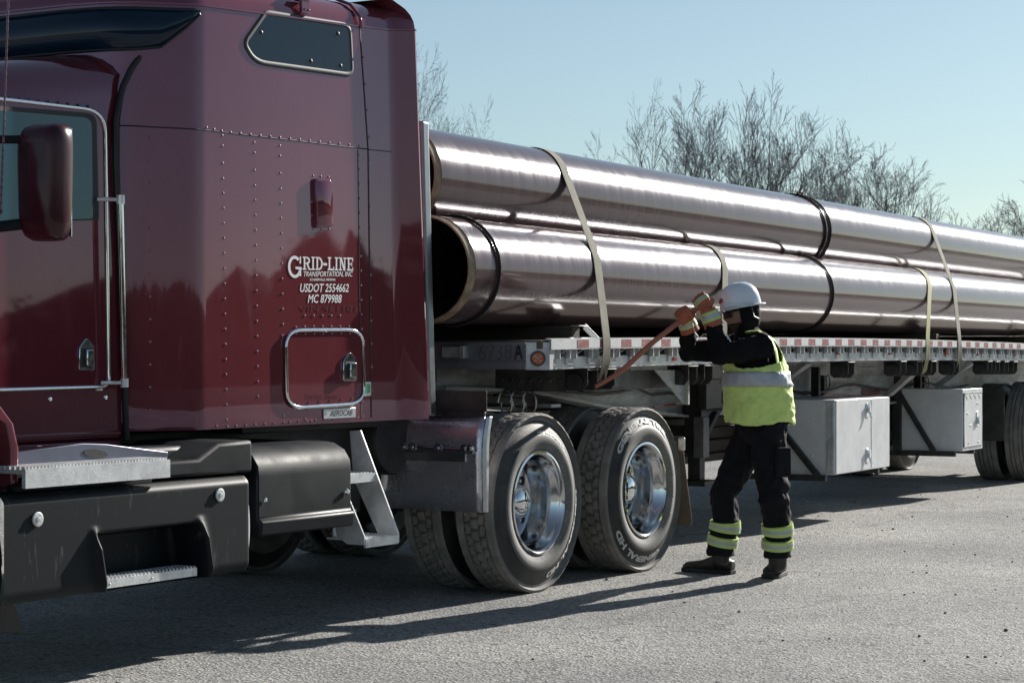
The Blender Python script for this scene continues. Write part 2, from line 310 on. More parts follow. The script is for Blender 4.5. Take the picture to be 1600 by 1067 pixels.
def build(name, mb, mats, parent=None, bevel=0.0, smooth=40, origin=None, bseg=2):
    if not isinstance(mats, (list, tuple)): mats = [mats]
    vs = mb.v
    if parent: F_ = FRM[root_of(parent).name]; vs = [F_ @ p for p in vs]
    lo = V((min(p.x for p in vs), min(p.y for p in vs), min(p.z for p in vs))); hi = V((max(p.x for p in vs), max(p.y for p in vs), max(p.z for p in vs)))
    c = (lo + hi) / 2
    if parent is None: c.z = lo.z
    if origin is not None: c = V(origin)
    me = bpy.data.meshes.new(name); me.from_pydata([tuple(p - c) for p in vs], [], mb.f)
    for m_ in mats: me.materials.append(M[m_] if isinstance(m_, str) else m_)
    me.polygons.foreach_set('material_index', mb.m)
    finish(me, smooth)
    o = bpy.data.objects.new(name, me); COL.objects.link(o)
    if parent: o.parent = parent; o.location = c - CEN[parent.name]
    else: o.location = c
    CEN[o.name] = c
    if bevel:
        b = o.modifiers.new('bevel', 'BEVEL'); b.width = bevel; b.segments = bseg; b.limit_method = 'ANGLE'; b.angle_limit = R(35)
    return o
def inst(name, me, parent, loc, rot=None):
    o = bpy.data.objects.new(name, me); COL.objects.link(o); o.parent = parent
    o.location = (FRM[root_of(parent).name] @ V(loc)) - CEN[parent.name] if parent.parent is None else V(loc)
    CEN[o.name] = V((0, 0, 0))
    if rot: o.rotation_euler = rot
    return o
def soft(o, voxel, it=4, disp=0.0, dscale=0.1):
    r_ = o.modifiers.new('remesh', 'REMESH'); r_.mode = 'VOXEL'; r_.voxel_size = voxel; r_.use_smooth_shade = True
    s_ = o.modifiers.new('smooth', 'SMOOTH'); s_.iterations = it; s_.factor = 0.5
    if disp:
        t = bpy.data.textures.new('folds', 'CLOUDS'); t.noise_scale = dscale; t.noise_depth = 2
        d = o.modifiers.new('folds', 'DISPLACE'); d.texture = t; d.strength = disp; d.mid_level = 0.62
    return o

def text_polys(s, shear=0.0, bold=0.0):
    cu = bpy.data.curves.new('t', 'FONT'); cu.body = s; cu.offset = bold; cu.shear = shear; cu.resolution_u = 3
    o = bpy.data.objects.new('t', cu); COL.objects.link(o)
    dg = bpy.context.evaluated_depsgraph_get(); me = o.evaluated_get(dg).to_mesh()
    vs = [V(v.co) for v in me.vertices]; fs = [tuple(p.vertices) for p in me.polygons]
    o.evaluated_get(dg).to_mesh_clear(); bpy.data.objects.remove(o); bpy.data.curves.remove(cu)
    x0 = min(v.x for v in vs); x1 = max(v.x for v in vs); y0 = min(v.y for v in vs); y1 = max(v.y for v in vs)
    return [((v.x - x0) / (x1 - x0), (v.y - y0) / (y1 - y0)) for v in vs], fs
def text_on(mb, s, bl, br, tl, shear=0.0, bold=0.0):      # lettering stretched over the parallelogram bl-br-tl
    ps, fs = text_polys(s, shear, bold); bl, br, tl = V(bl), V(br), V(tl)
    mb.add([bl + (br - bl) * x + (tl - bl) * y for x, y in ps], fs)

# ------------------------------------------------------------------ the ground
g = MB(); S = 1500
g.add([(-S, -S, 0), (S, -S, 0), (S, S, 0), (-S, S, 0)], [(0, 1, 2, 3)])
go = build('ground', g, 'ground', smooth=0, origin=(0, 0, 0)); tag(go, kind='structure')

f = MB(); rnd_ = random.Random(3)
for i in range(300):
    x, y = rnd_.uniform(6, 24), rnd_.uniform(1.5, 7.5); r = rnd_.uniform(0.003, 0.009) if i % 9 else rnd_.uniform(0.007, 0.012)
    f.ball((x, y, r * 0.5), r * rnd_.uniform(0.8, 1.4), r, r * 0.7, 6, 4)
o = build('loose_gravel', f, mat('loose_stone', (0.10, 0.10, 0.10), 0.9, var=(0.30, 0.29, 0.27), vscale=3), smooth=0); tag(o, 'small loose stones scattered over the grey asphalt', 'gravel', kind='stuff')

# ------------------------------------------------------------------ bare trees
def grow(mbT, mbC, p, d, L, r, lev, rnd, maxlev, spread, up):
    n = 7 if lev == 0 else (5 if lev < 3 else 3)
    pts = [p]; rad = [r]; dirs = [d]
    for i in range(n):
        j = V((rnd.gauss(0, 1), rnd.gauss(0, 1), rnd.gauss(0, 0.6))) * (0.045, 0.06, 0.065, 0.07, 0.07)[lev]
        d = (d + j + V((0, 0, up * (0.28 if lev else 0.2)))).normalized()
        p = p + d * (L / n); pts.append(p); rad.append(max(r * (1 - 0.80 * (i + 1) / n), 0.0062)); dirs.append(d)
    (mbT if lev == 0 else mbC.mat(0 if lev < 2 else 1)).tube(pts, rad, 6 if lev == 0 else (4 if lev == 1 else 3))
    if lev >= maxlev: return
    nb = (9, 7, 5, 3, 3)[lev]
    for k in range(nb):
        q = (0.12 + 0.86 * (k + rnd.random() * 0.7) / nb) if lev == 0 else (0.25 + 0.75 * (k + rnd.random()) / nb)
        q = min(q, 0.98); i = min(int(q * n), n - 1); f = q * n - i
        pp = pts[i].lerp(pts[i + 1], f); dd = dirs[i + 1]
        a = rnd.uniform(0, 2 * math.pi); o = dd.orthogonal().normalized(); s2 = dd.cross(o)
        ang = R(rnd.uniform(20, 50)) * min(1.15, spread * 1.1)
        nd = (dd * math.cos(ang) + (o * math.cos(a) + s2 * math.sin(a)) * math.sin(ang)).normalized()
        ll = L * (0.70 if lev == 0 else 0.58) * (1.15 - 0.55 * q) * rnd.uniform(0.75, 1.15)
        grow(mbT, mbC, pp, nd, ll, max(rad[i] * 0.55, 0.0075), lev + 1, rnd, maxlev, spread, up)
def bare_tree(px0, px1, ytop, depth, seed, label, lean=0.0, spread=1.0, up=0.12, rad=0.13, maxlev=4, stems=1):
    top = W((px0 + px1) / 2, ytop, depth); base = V((top.x, top.y, 0)); Ht = top.z; Wd = (px1 - px0) / FPX * depth
    t = thing('bare_tree', label, 'tree', base, group='bare trees beyond the trailer')
    rnd = random.Random(seed); tr, cr2 = MB(), MB(); q0 = V((0, 0, 0))
    for s_ in range(stems):
        a = 2 * math.pi * s_ / stems + seed
        d0 = (V((0, 0, 1)) + cr * (lean + (0.28 * math.cos(a) if stems > 1 else 0)) + cd * (0.2 * math.sin(a) if stems > 1 else 0)).normalized()
        grow(tr, cr2, V((0.1 * math.cos(a), 0.1 * math.sin(a), -0.05)), d0, Ht * 0.7 / d0.z * (1 - 0.1 * (s_ % 3)), rad / (1 + 0.25 * (stems - 1)), 0, rnd, maxlev, spread, up)
    allv = tr.v + cr2.v; hz = sorted(p.z for p in allv)[int(len(allv) * 0.992)]; xs = sorted(p.dot(cr) for p in allv); x0, x1 = xs[int(len(xs) * 0.07)], xs[int(len(xs) * 0.93)]
    kz = Ht / hz; kx = max((0.9 if px0 > 980 else (0.5 if px0 > 800 else 0.38)) * kz, min(1.35 * kz, Wd / (x1 - x0))); cx = (x0 + x1) / 2; base = base - cr * (cx * kx)
    for mb in (tr, cr2): mb.v = [base + V((p.x * kx, p.y * kx, p.z * kz)) for p in mb.v]
    t.location = (base.x, base.y, 0); FRM[t.name] = Matrix.Translation(-V((base.x, base.y, 0)))
    build('trunk', tr, 'bark', t, smooth=60); build('crown', cr2, ['bark', 'twig'], t, smooth=0)
for a in [
    (596, 716, 70, 85, 11, 'bare tree showing just behind the back edge of the sleeper', 0.0, 1.0, 0.12, 0.16, 4, 2),
    (686, 764, 172, 95, 12, 'low bare tree above the nose of the upper pipe', 0.05, 1.1, 0.10, 0.12, 4, 2),
    (958, 1066, 155, 80, 3, 'leftmost bare tree of the clump, spreading low to the left', -0.12, 1.0, 0.14, 0.16, 4, 2),
    (1000, 1112, 124, 80, 24, 'tallest bare tree, fine topped, standing left of the clump centre', 0.0, 0.75, 0.2, 0.17, 4, 1),
    (1070, 1125, 205, 84, 35, 'thin bare sapling between the two tallest trees', 0.0, 0.8, 0.18, 0.10, 4, 1),
    (1102, 1180, 148, 80, 46, 'narrow upright bare tree with close parallel stems', 0.0, 0.6, 0.22, 0.13, 4, 2),
    (1130, 1262, 143, 80, 57, 'broad bare tree with the thickest trunk, right half of the clump', 0.02, 0.85, 0.16, 0.20, 4, 1),
    (1180, 1300, 200, 82, 68, 'bare tree leaning out to the right of the broad tree', 0.12, 0.9, 0.14, 0.12, 4, 2),
    (1255, 1335, 238, 88, 79, 'bushy low bare tree behind the black rope on the upper pipe', 0.0, 0.9, 0.14, 0.11, 4, 3),
    (1305, 1360, 240, 90, 80, 'slim bare tree left of the last rounded crown', -0.03, 0.8, 0.16, 0.10, 4, 2),
    (1322, 1418, 232, 90, 91, 'rounded bare tree standing alone right of the clump', 0.05, 0.9, 0.14, 0.15, 4, 1),
    (1455, 1482, 306, 105, 92, 'tiny bare tree alone in the gap above the far strap', 0.0, 0.7, 0.15, 0.06, 3, 1),
    (1496, 1545, 330, 100, 93, 'low bare bush left of the tree at the right edge', 0.0, 1.1, 0.08, 0.06, 4, 3),
    (1542, 1592, 293, 95, 94, 'bare tree near the right edge of the picture', 0.0, 0.8, 0.14, 0.11, 4, 2),
    (1570, 1660, 296, 95, 95, 'bare tree cut by the right edge of the picture', 0.0, 0.9, 0.12, 0.12, 4, 2),
]: bare_tree(*a)

# ------------------------------------------------------------------ wood across the road (seen mirrored in the paint)
def wood():
    mb = MB(); rnd = random.Random(5)
    keys = [(-200, 4.5), (40, 3.0), (54, 2.7), (57, 3.7), (60, 4.5), (66, 4.6), (69.5, 5.0), (71, 6.3), (72.6, 7.0), (74.2, 5.6), (76, 5.1), (79, 5.5), (84, 5.0), (120, 6.5), (400, 9)]
    def hh(x):
        for (a, b), (c, e) in zip(keys, keys[1:]):
            if a <= x <= c: return b + (e - b) * (x - a) / (c - a)
        return 5
    x = -120
    while x < 330:
        h = hh(x); step = 0.09 if 40 < x < 100 else 0.35
        k = 26
        for i in range(k):
            z = h * rnd.random() ** 0.7 * rnd.uniform(0.8, 0.98); s = (0.16 if 40 < x < 100 else 0.4) * rnd.uniform(0.5, 1.4)
            c = V((x + rnd.gauss(0, 0.6), -40 + rnd.gauss(0, 1.2), z)); a = V((rnd.gauss(0, 1), rnd.gauss(0, 1), rnd.gauss(0, 1))).normalized(); b = a.orthogonal().normalized()
            a, b = a * s, b * s * 0.6
            mb.add([c - a, c - b, c + a, c + b], [(0, 1, 2, 3)])
        x += step * 3.0
    # solid ridge added inside the wood to thicken its mirrored outline
    n = 900; rings = []
    for i in range(n + 1):
        x = -120 + 450 * i / n; h = hh(x) * (0.95 + 0.09 * noise.noise(V((x * 0.35, 0, 0))) + 0.03 * noise.noise(V((x * 1.6, 4, 0)))); k = 0.4 * noise.noise(V((x * 1.7, 9, 0)))
        rings.append([V((x, -38.2 + k, -0.02)), V((x, -38.8 + k, h * 0.55)), V((x, -39.4, h * 0.85)), V((x, -40, h)), V((x, -43, -0.02))])
    mb.loft(rings, caps=False, closed=False)
    o = build('distant_wood', mb, 'wood_far', smooth=0); tag(o, 'dark far-off wood along the other side of the yard, mirrored in the cab paint', 'wood', kind='stuff')
wood()
f = MB(); f.add([(-150, -36.5, 0.004), (-150, -3, 0.004), (400, -3, 0.004), (400, -36.5, 0.004)], [(0, 1, 2, 3)])  # unseen dark sheet, added to darken the reflections in paint and pipes
M['added_dark_ground'] = mat('dark_mirrored_ground', (0.026, 0.022, 0.016), 0.95, spec=0.1, var=(0.018, 0.016, 0.011), vscale=0.8, bump=0.6, bscale=8)
o = build('unseen_dark_ground', f, 'added_dark_ground', smooth=0, origin=(0, 0, 0)); tag(o, kind='structure')

# ================================================================== THE TRACTOR
truck = thing('semi_truck', 'maroon long-nosed semi truck with tall sleeper, hauling the flatbed of pipes', 'truck', (8.6, 7.44, 0))
YS, YC, YM = 6.37, 6.55, 7.44
half = [(7.33, 7.44), (7.33, 7.22), (7.332, 7.0), (7.34, 6.8), (7.37, 6.66), (7.41, 6.585), (7.47, 6.525), (7.58, 6.462), (7.68, 6.402), (7.715, 6.385), (7.75, 6.374), (7.80, 6.37), (8.4, 6.37), (8.9, 6.37),
        (9.38, 6.37), (9.42, 6.367), (9.46, 6.352), (9.6, 6.296), (9.615, 6.30), (9.62, 6.34), (9.62, 6.6), (9.62, 7.44)]
outline = [(x, y) for x, y in half] + [(x, 2 * YM - y) for x, y in half[-2:0:-1]]
def lean(x, z):
    k = max(0, min(1, (x - 9.1) / 0.5)); return -k * (z - 1.02) * 0.066
def seam_z(x): return 3.0 + 0.053 * (x - 7.35)
def oring(zf, inset=0.0):
    out = []
    n = len(outline)
    for i, (x, y) in enumerate(outline):
        a, b = outline[i - 1], outline[(i + 1) % n]
        t = V((b[0] - a[0], b[1] - a[1], 0)).normalized(); nn = V((-t.y, t.x, 0))
        # inward normal: towards centre
        if nn.dot(V((8.5 - x, YM - y, 0))) < 0: nn = -nn
        z = zf(x); q = V((x, y, 0)) + nn * inset
        out.append(V((q.x + lean(x, z), q.y, z)))
    return out
sb = MB()
rings = [oring(lambda x: 1.02, 0.02), oring(lambda x: 1.022, 0.003), oring(lambda x: 1.04)]
for k in range(1, 12): rings.append(oring(lambda x, k=k: 1.04 + (seam_z(x) - 0.01 - 1.04) * k / 11))
rings.append(oring(lambda x: seam_z(x) - 0.008, -0.008)); rings.append(oring(lambda x: seam_z(x), -0.008)); rings.append(oring(lambda x: seam_z(x) + 0.004, 0.004))
for a in (15, 30, 45, 60, 75, 88):
    rr = 0.14; rings.append(oring(lambda x, a=a: seam_z(x) + 0.004 + rr * math.sin(R(a)) * (1 if x > 7.7 else 0.75), 0.004 + 0.19 * (1 - math.cos(R(a)))))
sb.loft(rings)
# rivets, in the skin
sb.mat(2)
def side_pt(px, py, Y=YS): return P(px, py, Y)
def lerp_px(a, b, n): return [(a[0] + (b[0] - a[0]) * i / (n - 1), a[1] + (b[1] - a[1]) * i / (n - 1)) for i in range(n)]
rv = []
for (a, b) in [((347, 212), (354, 658)), ((397, 223), (403, 628)), ((437, 228), (442, 522))]:
    ys = []; y = a[1]; k = 0
    while y < b[1]:
        ys.append(y); y += (16, 27, 24, 23, 23)[k % 5] if k < 5 else 23.6; k += 1
    rv += [(a[0] + (b[0] - a[0]) * (yy - a[1]) / (b[1] - a[1]), yy) for yy in ys]
rv += lerp_px((311, 197), (346, 205), 4) + lerp_px((360, 207), (561, 228), 14)
rv += lerp_px((561, 242), (567, 650), 19) + lerp_px((577, 250), (581, 645), 12)
rv += lerp_px((338, 665), (355, 666), 2) + lerp_px((369, 665), (443, 660), 6) + lerp_px((452, 659), (560, 652), 9)
rv += lerp_px((476, 493), (531, 493), 5) + lerp_px((568, 90), (577, 214), 4)
rv += lerp_px((489, 275), (513, 277), 3) + lerp_px((487, 316), (487, 337), 2) + lerp_px((517, 298), (517, 338), 3) + lerp_px((489, 358), (514, 358), 3)
rv += [(462, 511 + 0)] + lerp_px((462, 510), (545, 510), 7)[1:] + lerp_px((441, 524), (441, 524), 2)[:1] + [(443, 650), (480, 640), (476, 655), (486, 658)]
for (px, py) in rv:
    q = side_pt(px, py); q.y = YS + 0.001
    if 7.8 < q.x < 9.40: sb.dome(q, (0, -1, 0), 0.0080, 0.75, 8)
for (px, py) in lerp_px((237, 216), (240, 640), 13):      # dark rivets on the front corner
    d = ray(px, py); q = CAM + d * (6.49 / d.y); nrm = V((-0.51, -0.86, 0)); sb.dome(V((7.535, 6.487, q.z)), nrm, 0.0078, 0.7, 6)
# panel seams
sb.mat(1)
def strip(pts, wd, Y, dy=0.002):
    for (a, b) in zip(pts, pts[1:]):
        A, B = P(*a, Y), P(*b, Y); d = (B - A).normalized(); s_ = V((0, -1, 0)).cross(d) * (wd / 2)
        sb.hexa([A - s_, A + s_, B + s_, B - s_], [p + V((0, -dy, 0)) for p in (A - s_, A + s_, B + s_, B - s_)])
strip([(562, 44), (575, 233), (580, 652)], 0.007, YS, 0.003); strip([(559, 234), (564, 655)], 0.004, YS)
strip([(576, 234), (612, 237.5)], 0.005, YS)
zz = 2.432
sb.tube([V((x, y - 0.0005, zz + 0.014 * max(0, x - 7.7))) for x, y in half[3:12]] + [V((8.4, 6.3695, zz + 0.0098)), V((9.14, 6.3695, zz + 0.02))], 0.0032, 4)
sleeper = build('sleeper', sb, ['paint', 'seam', 'rivet'], truck, smooth=38)

def rrect_px(pts, rad, n=5):     # rounded polygon through pixel corners
    out = []; k = len(pts)
    for i in range(k):
        p = V((*pts[i], 0)); a = V((*pts[i - 1], 0)); b = V((*pts[(i + 1) % k], 0))
        r = rad[i] if isinstance(rad, (list, tuple)) else rad
        d1 = (a - p); d2 = (b - p); r1 = min(r, d1.length * 0.48); r2 = min(r, d2.length * 0.48)
        p1 = p + d1.normalized() * r1; p2 = p + d2.normalized() * r2
        for j in range(n + 1):
            t = j / n; q = p1 * (1 - t) ** 2 + p * 2 * t * (1 - t) + p2 * t * t; out.append((q.x, q.y))
    return out
# side window of the sleeper
poly = rrect_px([(415, 20), (546, 41), (550, 118), (398, 97), (381, 68)], [7, 12, 12, 18, 10])
wpts = [P(x, y, YS) for x, y in poly]
f = MB(); f.tube([p + V((0, -0.002, 0)) for p in wpts], [(0.006, 0.014)] * len(wpts), 8, closed=True, ref=(0, -1, 0))
wf = build('side_window', f, 'trim_grey', truck, smooth=60)
f = MB(); f.prism([p + V((0, -0.004, 0)) for p in wpts], (0, 0.01, 0)); wg = build('glass', f, 'glass', wf, smooth=0)
for (x, y) in [(408, 51), (528, 53), (485.5, 95.5), (532, 103)]: build('bolt', MB().dome(P(x, y, YS - 0.004), (0, -1, 0), 0.012, 0.6, 10), 'black', wf)
# front skylight of the raised roof
f = MB(); N = len(half)
def sky_pts(seq):
    bot, top = [], []
    for (x, y, zb, zt) in seq: bot.append(V((x, y, zb))); top.append(V((x, y, zt)))
    return bot, top
off = 0.006
near = [(7.322, 7.44), (7.323, 7.2), (7.325, 7.0), (7.333, 6.797), (7.364, 6.656), (7.405, 6.58), (7.466, 6.52), (7.577, 6.456), (7.677, 6.396), (7.713, 6.379), (7.75, 6.368)]
seq = []
for i, (x, y) in enumerate(near):
    zb = 2.775 + 0.025 * max(0, (x - 7.322) / 0.3); zt = seam_z(x) - 0.03
    if x > 7.57: zb = 2.80 + (zt - 0.02 - 2.80) * (x - 7.57) / 0.18
    seq.append((x, y, zb, zt))
bot, top = sky_pts(seq); bot2 = [V((p.x, 2 * YM - p.y, p.z)) for p in bot[:0:-1]]; top2 = [V((p.x, 2 * YM - p.y, p.z)) for p in top[:0:-1]]
f.loft([bot2 + bot, [p.lerp(q, 0.5) for p, q in zip(bot2 + bot, top2 + top)], top2 + top], caps=False, closed=False)
sk = build('roof_window', f, 'glass', truck, smooth=60)
mdf = sk.modifiers.new('thick', 'SOLIDIFY'); mdf.thickness = 0.008; mdf.offset = 0
f = MB(); f.tube(bot2 + bot + top[::-1] + top2[::-1], 0.007, 6, closed=True); build('gasket', f, 'seam', sk, smooth=60)
# roof hinge strap and cap seam
f = MB()
a = P(474, 20, YS - 0.012); f.box(a.x - 0.02, a.x + 0.05, a.y - 0.006, a.y + 0.012, a.z - 0.005, a.z + 0.09)
f.box(a.x - 0.012, a.x + 0.042, a.y - 0.01, a.y + 0.05, a.z + 0.06, a.z + 0.11)
for q in (0.0, 0.03): f.dome((a.x + q, a.y - 0.006, a.z + 0.015), (0, -1, 0), 0.008, 0.7, 8)
build('roof_hinge', f, 'paint', truck, bevel=0.004)
f = MB(); x = P(566, 43, YS).x - 0.03
f.tube([(x + 0.005, YS - 0.012, seam_z(x) - 0.01), (x, YS - 0.006, seam_z(x) + 0.05), (x - 0.01, YS + 0.05, seam_z(x) + 0.115), (x - 0.04, YS + 0.14, seam_z(x) + 0.152), (x - 0.06, YS + 0.3, seam_z(x) + 0.156)], 0.009, 6)
build('cap_trim', f, 'paint', truck, smooth=60)
# vent cover
pts = rrect_px([(488, 279), (515, 281), (517, 355), (490, 357)], 6, 4)
a = [P(x, y, YS) for x, y in pts]; c = sum(a, V((0, 0, 0))) / len(a)
f = MB(); f.loft([a, [p + V((0, -0.016, 0)) for p in a], [c + (p - c) * 0.93 + V((0, -0.021, 0)) for p in a]])
build('vent_cover', f, 'paint', truck, smooth=35)
# luggage door
pts = rrect_px([(444, 516), (565, 515), (567, 630), (446, 638)], [26, 26, 26, 26], 7)
a = [P(x, y, YS) for x, y in pts]
f = MB(); f.prism([p + V((0, -0.006, 0)) for p in a], (0, 0.012, 0))
for (px, py) in lerp_px((462, 522), (546, 521), 7) + lerp_px((449, 531), (449, 607), 4) + lerp_px((465, 630), (549, 623), 6) + [(452, 618), (557, 613)]:
    q = P(px, py, YS - 0.006); f.dome(q, (0, -1, 0), 0.007, 0.7, 6)
ld = build('luggage_door', f, 'paint', truck, smooth=35)
f = MB(); f.tube([p + V((0, -0.012, 0)) for p in a], [(0.006, 0.0095)] * len(a), 8, closed=True, ref=(0, -1, 0)); build('door_trim', f, 'chrome', ld, smooth=60)
def paddle_handle(parent, pxc, pyt, s, Y):
    q = lambda dx, dy: P(pxc + dx * s, pyt + dy * s, Y)
    f = MB(); pl = rrect_px([(0, 0), (10, 13), (11, 46), (-11, 46), (-10, 13)], 4, 3)
    f.prism([q(x, y) + V((0, -0.008, 0)) for x, y in pl], (0, 0.008, 0))
    o = build('handle', f, 'chrome', parent, bevel=0.002)
    f = MB(); f.prism([q(x, y) + V((0, -0.0095, 0)) for x, y in rrect_px([(-8, 15), (8, 15), (8, 42), (-8, 42)], 3, 3)], (0, 0.003, 0)); build('handle_recess', f, 'seam', parent, smooth=0)
    f = MB(); f.prism([q(x, y) + V((0, -0.028, 0)) for x, y in rrect_px([(-4, 17), (6, 17), (6, 40), (-4, 40)], 2, 2)], (0, 0.02, 0)); build('paddle', f, 'chrome', parent, bevel=0.004)
paddle_handle(ld, 545.5, 549.5, 1.0, YS - 0.008)
# lettering on the sleeper side
def slab_letter(mb, ch, x0, z0, wd, ht, Y, th=0.16):
    t = th * ht; k = [0]
    def B(a, b, c, e):
        k[0] += 1; y = Y - 0.0002 * k[0]
        mb.add([(x0 + a, y, z0 + b), (x0 + c, y, z0 + b), (x0 + c, y, z0 + e), (x0 + a, y, z0 + e)], [(0, 1, 2, 3)])
    def Q(p):
        k[0] += 1; y = Y - 0.0002 * k[0]; mb.add([(x0 + a, y, z0 + b) for a, b in p], [tuple(range(len(p)))])
    def arc(cx, cz, rx, rz, a0, a1, tt, n=14):
        k[0] += 1; y = Y - 0.0002 * k[0]; vs = []; 
        for i in range(n + 1):
            a = R(a0 + (a1 - a0) * i / n)
            vs += [(x0 + cx + rx * math.cos(a), y, z0 + cz + rz * math.sin(a)), (x0 + cx + (rx - tt) * math.cos(a), y, z0 + cz + (rz - tt * 0.8) * math.sin(a))]
        mb.add(vs, [(2 * i, 2 * i + 1, 2 * i + 3, 2 * i + 2) for i in range(n)])
    s = t * 0.55; sw = t * 0.7
    if ch == 'I':
        m = wd / 2; B(m - t / 2, 0, m + t / 2, ht); B(0, 0, wd, s); B(0, ht - s, wd, ht)
    elif ch == '-': B(0, ht * 0.36, wd, ht * 0.36 + t)
    elif ch == 'L': B(sw, 0, sw + t, ht); B(0, 0, wd, s * 1.3); B(0, ht - s, 2 * sw + t, ht); B(wd - s, 0, wd, ht * 0.3)
    elif ch == 'E':
        B(sw, 0, sw + t, ht); B(0, 0, wd, s * 1.2); B(0, ht - s * 1.2, wd, ht); B(sw, ht * 0.46, wd * 0.75, ht * 0.46 + s); B(wd - s, 0, wd, ht * 0.28); B(wd - s, ht * 0.72, wd, ht); B(wd * 0.7, ht * 0.36, wd * 0.7 + s, ht * 0.66)
    elif ch == 'N':
        B(sw, 0, sw + t * 0.7, ht); B(wd - sw - t * 0.7, 0, wd - sw, ht); Q([(sw, ht), (sw + t * 1.2, ht), (wd - sw, 0), (wd - sw - t * 1.2, 0)]); B(0, 0, sw * 2 + t * 0.7, s); B(0, ht - s, sw + t, ht); B(wd - 2 * sw - t * 0.7, ht - s, wd, ht)
    elif ch == 'D':
        B(sw, 0, sw + t, ht); B(0, 0, wd * 0.5, s); B(0, ht - s, wd * 0.5, ht); arc(wd * 0.45, ht / 2, wd * 0.55, ht / 2, -90, 90, t)
    elif ch == 'R':
        B(sw, 0, sw + t, ht); B(0, 0, 2 * sw + t, s); B(0, ht - s, wd * 0.5, ht); B(sw, ht * 0.44, wd * 0.5, ht * 0.44 + s); arc(wd * 0.48, ht * 0.72, wd * 0.42, ht * 0.28, -90, 90, t)
        Q([(wd * 0.45, ht * 0.46), (wd * 0.45 + t * 1.1, ht * 0.46), (wd * 0.82 + t * 0.6, 0), (wd * 0.82 - t * 0.5, 0)]); B(wd * 0.72, 0, wd * 1.05, s)
    elif ch == 'G':
        arc(wd * 0.5, ht * 0.5, wd * 0.5, ht * 0.5, 48, 352, t * 1.15, 30); B(wd * 0.55, ht * 0.40, wd * 1.02, ht * 0.40 + s * 1.3); B(wd * 0.84, ht * 0.1, wd * 0.84 + t * 0.9, ht * 0.42); B(wd * 0.86, ht * 0.66, wd * 0.86 + s * 1.2, ht * 0.98)
f = MB(); YL = YS - 0.0025
def box_px(x0, y0, x1, y1): a = P(x0, y1, YL); b = P(x1, y1, YL); c = P(x0, y0, YL); return a, b, c
a, b, c = box_px(450, 399, 471, 434); slab_letter(f, 'G', a.x, a.z, b.x - a.x, c.z - a.z, YL, 0.15)
word = [('R', 473, 490), ('I', 491.5, 498), ('D', 499, 507 + 0), ('-', 509, 515), ('L', 517, 526), ('I', 527, 533), ('N', 534, 543.5), ('E', 544, 551.5)]
word = [('R', 473, 485.5), ('I', 486.5, 492), ('D', 493, 504), ('-', 505, 511), ('L', 512, 522), ('I', 523, 528.5), ('N', 529.5, 541), ('E', 542, 551.5)]
for ch, x0, x1 in word:
    yt = 401 + (x0 - 473) * 0.02; a, b, c = box_px(x0, yt, x1, yt + 20.5); slab_letter(f, ch, a.x, a.z, b.x - a.x, c.z - a.z, YL, 0.19)
for s_, x0, y0, x1, y1, bo in [('TRANSPORTATION, INC', 474.5, 424, 551, 433.5, 0.012), ('SCHERERVILLE, INDIANA', 484, 435, 524, 439.5, 0.02), ('USDOT 2554662', 469, 443, 545, 456.5, 0.014), ('MC 879988', 481, 460, 534, 473.5, 0.014)]:
    a, b, c = box_px(x0, y0, x1, y1); text_on(f, s_, a, b, c, 0.22, bo)
build('door_lettering', f, 'white_letter', truck, smooth=0)
f = MB(); a, b, c = box_px(468, 477, 557, 486.5); text_on(f, 'VIN 461101', a, b, c, 0, 0.0); build('old_lettering', f, 'ghost_letter', truck, smooth=0)
f = MB(); YL = YS - 0.0085; a, b, c = box_px(479, 615, 528, 623); text_on(f, 'Fire Ext. Inside', a, b, c, 0, 0.005); build('lettering', f, 'ghost_letter', ld, smooth=0); YL = YS - 0.0025
# badge and sticker
f = MB(); pts = [P(x, y, YS) for x, y in [(504, 639), (554, 636.5), (554, 652), (504, 654.5)]]; f.prism([p + V((0, -0.008, 0)) for p in pts], (0, 0.008, 0))
bd = build('badge', f, 'alu', truck, bevel=0.002)
f = MB(); text_on(f, 'AEROCAB', P(516, 650.5, YS - 0.0095), P(551, 648.5, YS - 0.0095), P(516, 641.8, YS - 0.0095), 0.3, 0.012); build('badge_emblem', MB().lathe([(0.009, 0), (0.006, 0)], P(509, 646, YS - 0.0095), (0, -1, 0), 10), 'black_letter', bd, smooth=0); build('lettering', f, 'black_letter', bd, smooth=0)
f = MB(); f.prism([P(x, y, YS - 0.003) for x, y in [(567, 597), (580, 596.5), (580.5, 618), (567.5, 619)]], (0, 0.003, 0)); stk = build('sticker', f, 'white_letter', truck, smooth=0)
f = MB(); f.prism([P(x, y, YS - 0.0045) for x, y in [(568.5, 600), (578.5, 599.5), (578.7, 613), (573, 615), (568.8, 611)]], (0, 0.001, 0)); build('emblem', f, 'green_sticker', stk, smooth=0)
# aluminium edge strip behind the sleeper
z0, z1 = P(668, 650, 6.40).z, P(660, 190, 6.40).z; xq0, xq1 = P(671.5, 650, 6.40).x, P(659.5, 190, 6.40).x
f = MB(); f.hexa([(xq0 - 0.035, 6.375, z0), (xq0 + 0.035, 6.375, z0), (xq0 + 0.035, 6.43, z0), (xq0 - 0.035, 6.43, z0)], [(xq1 - 0.035, 6.375, z1), (xq1 + 0.035, 6.375, z1), (xq1 + 0.035, 6.43, z1), (xq1 - 0.035, 6.43, z1)])
build('edge_strip', f, 'strip_metal', truck, bevel=0.014, bseg=4)

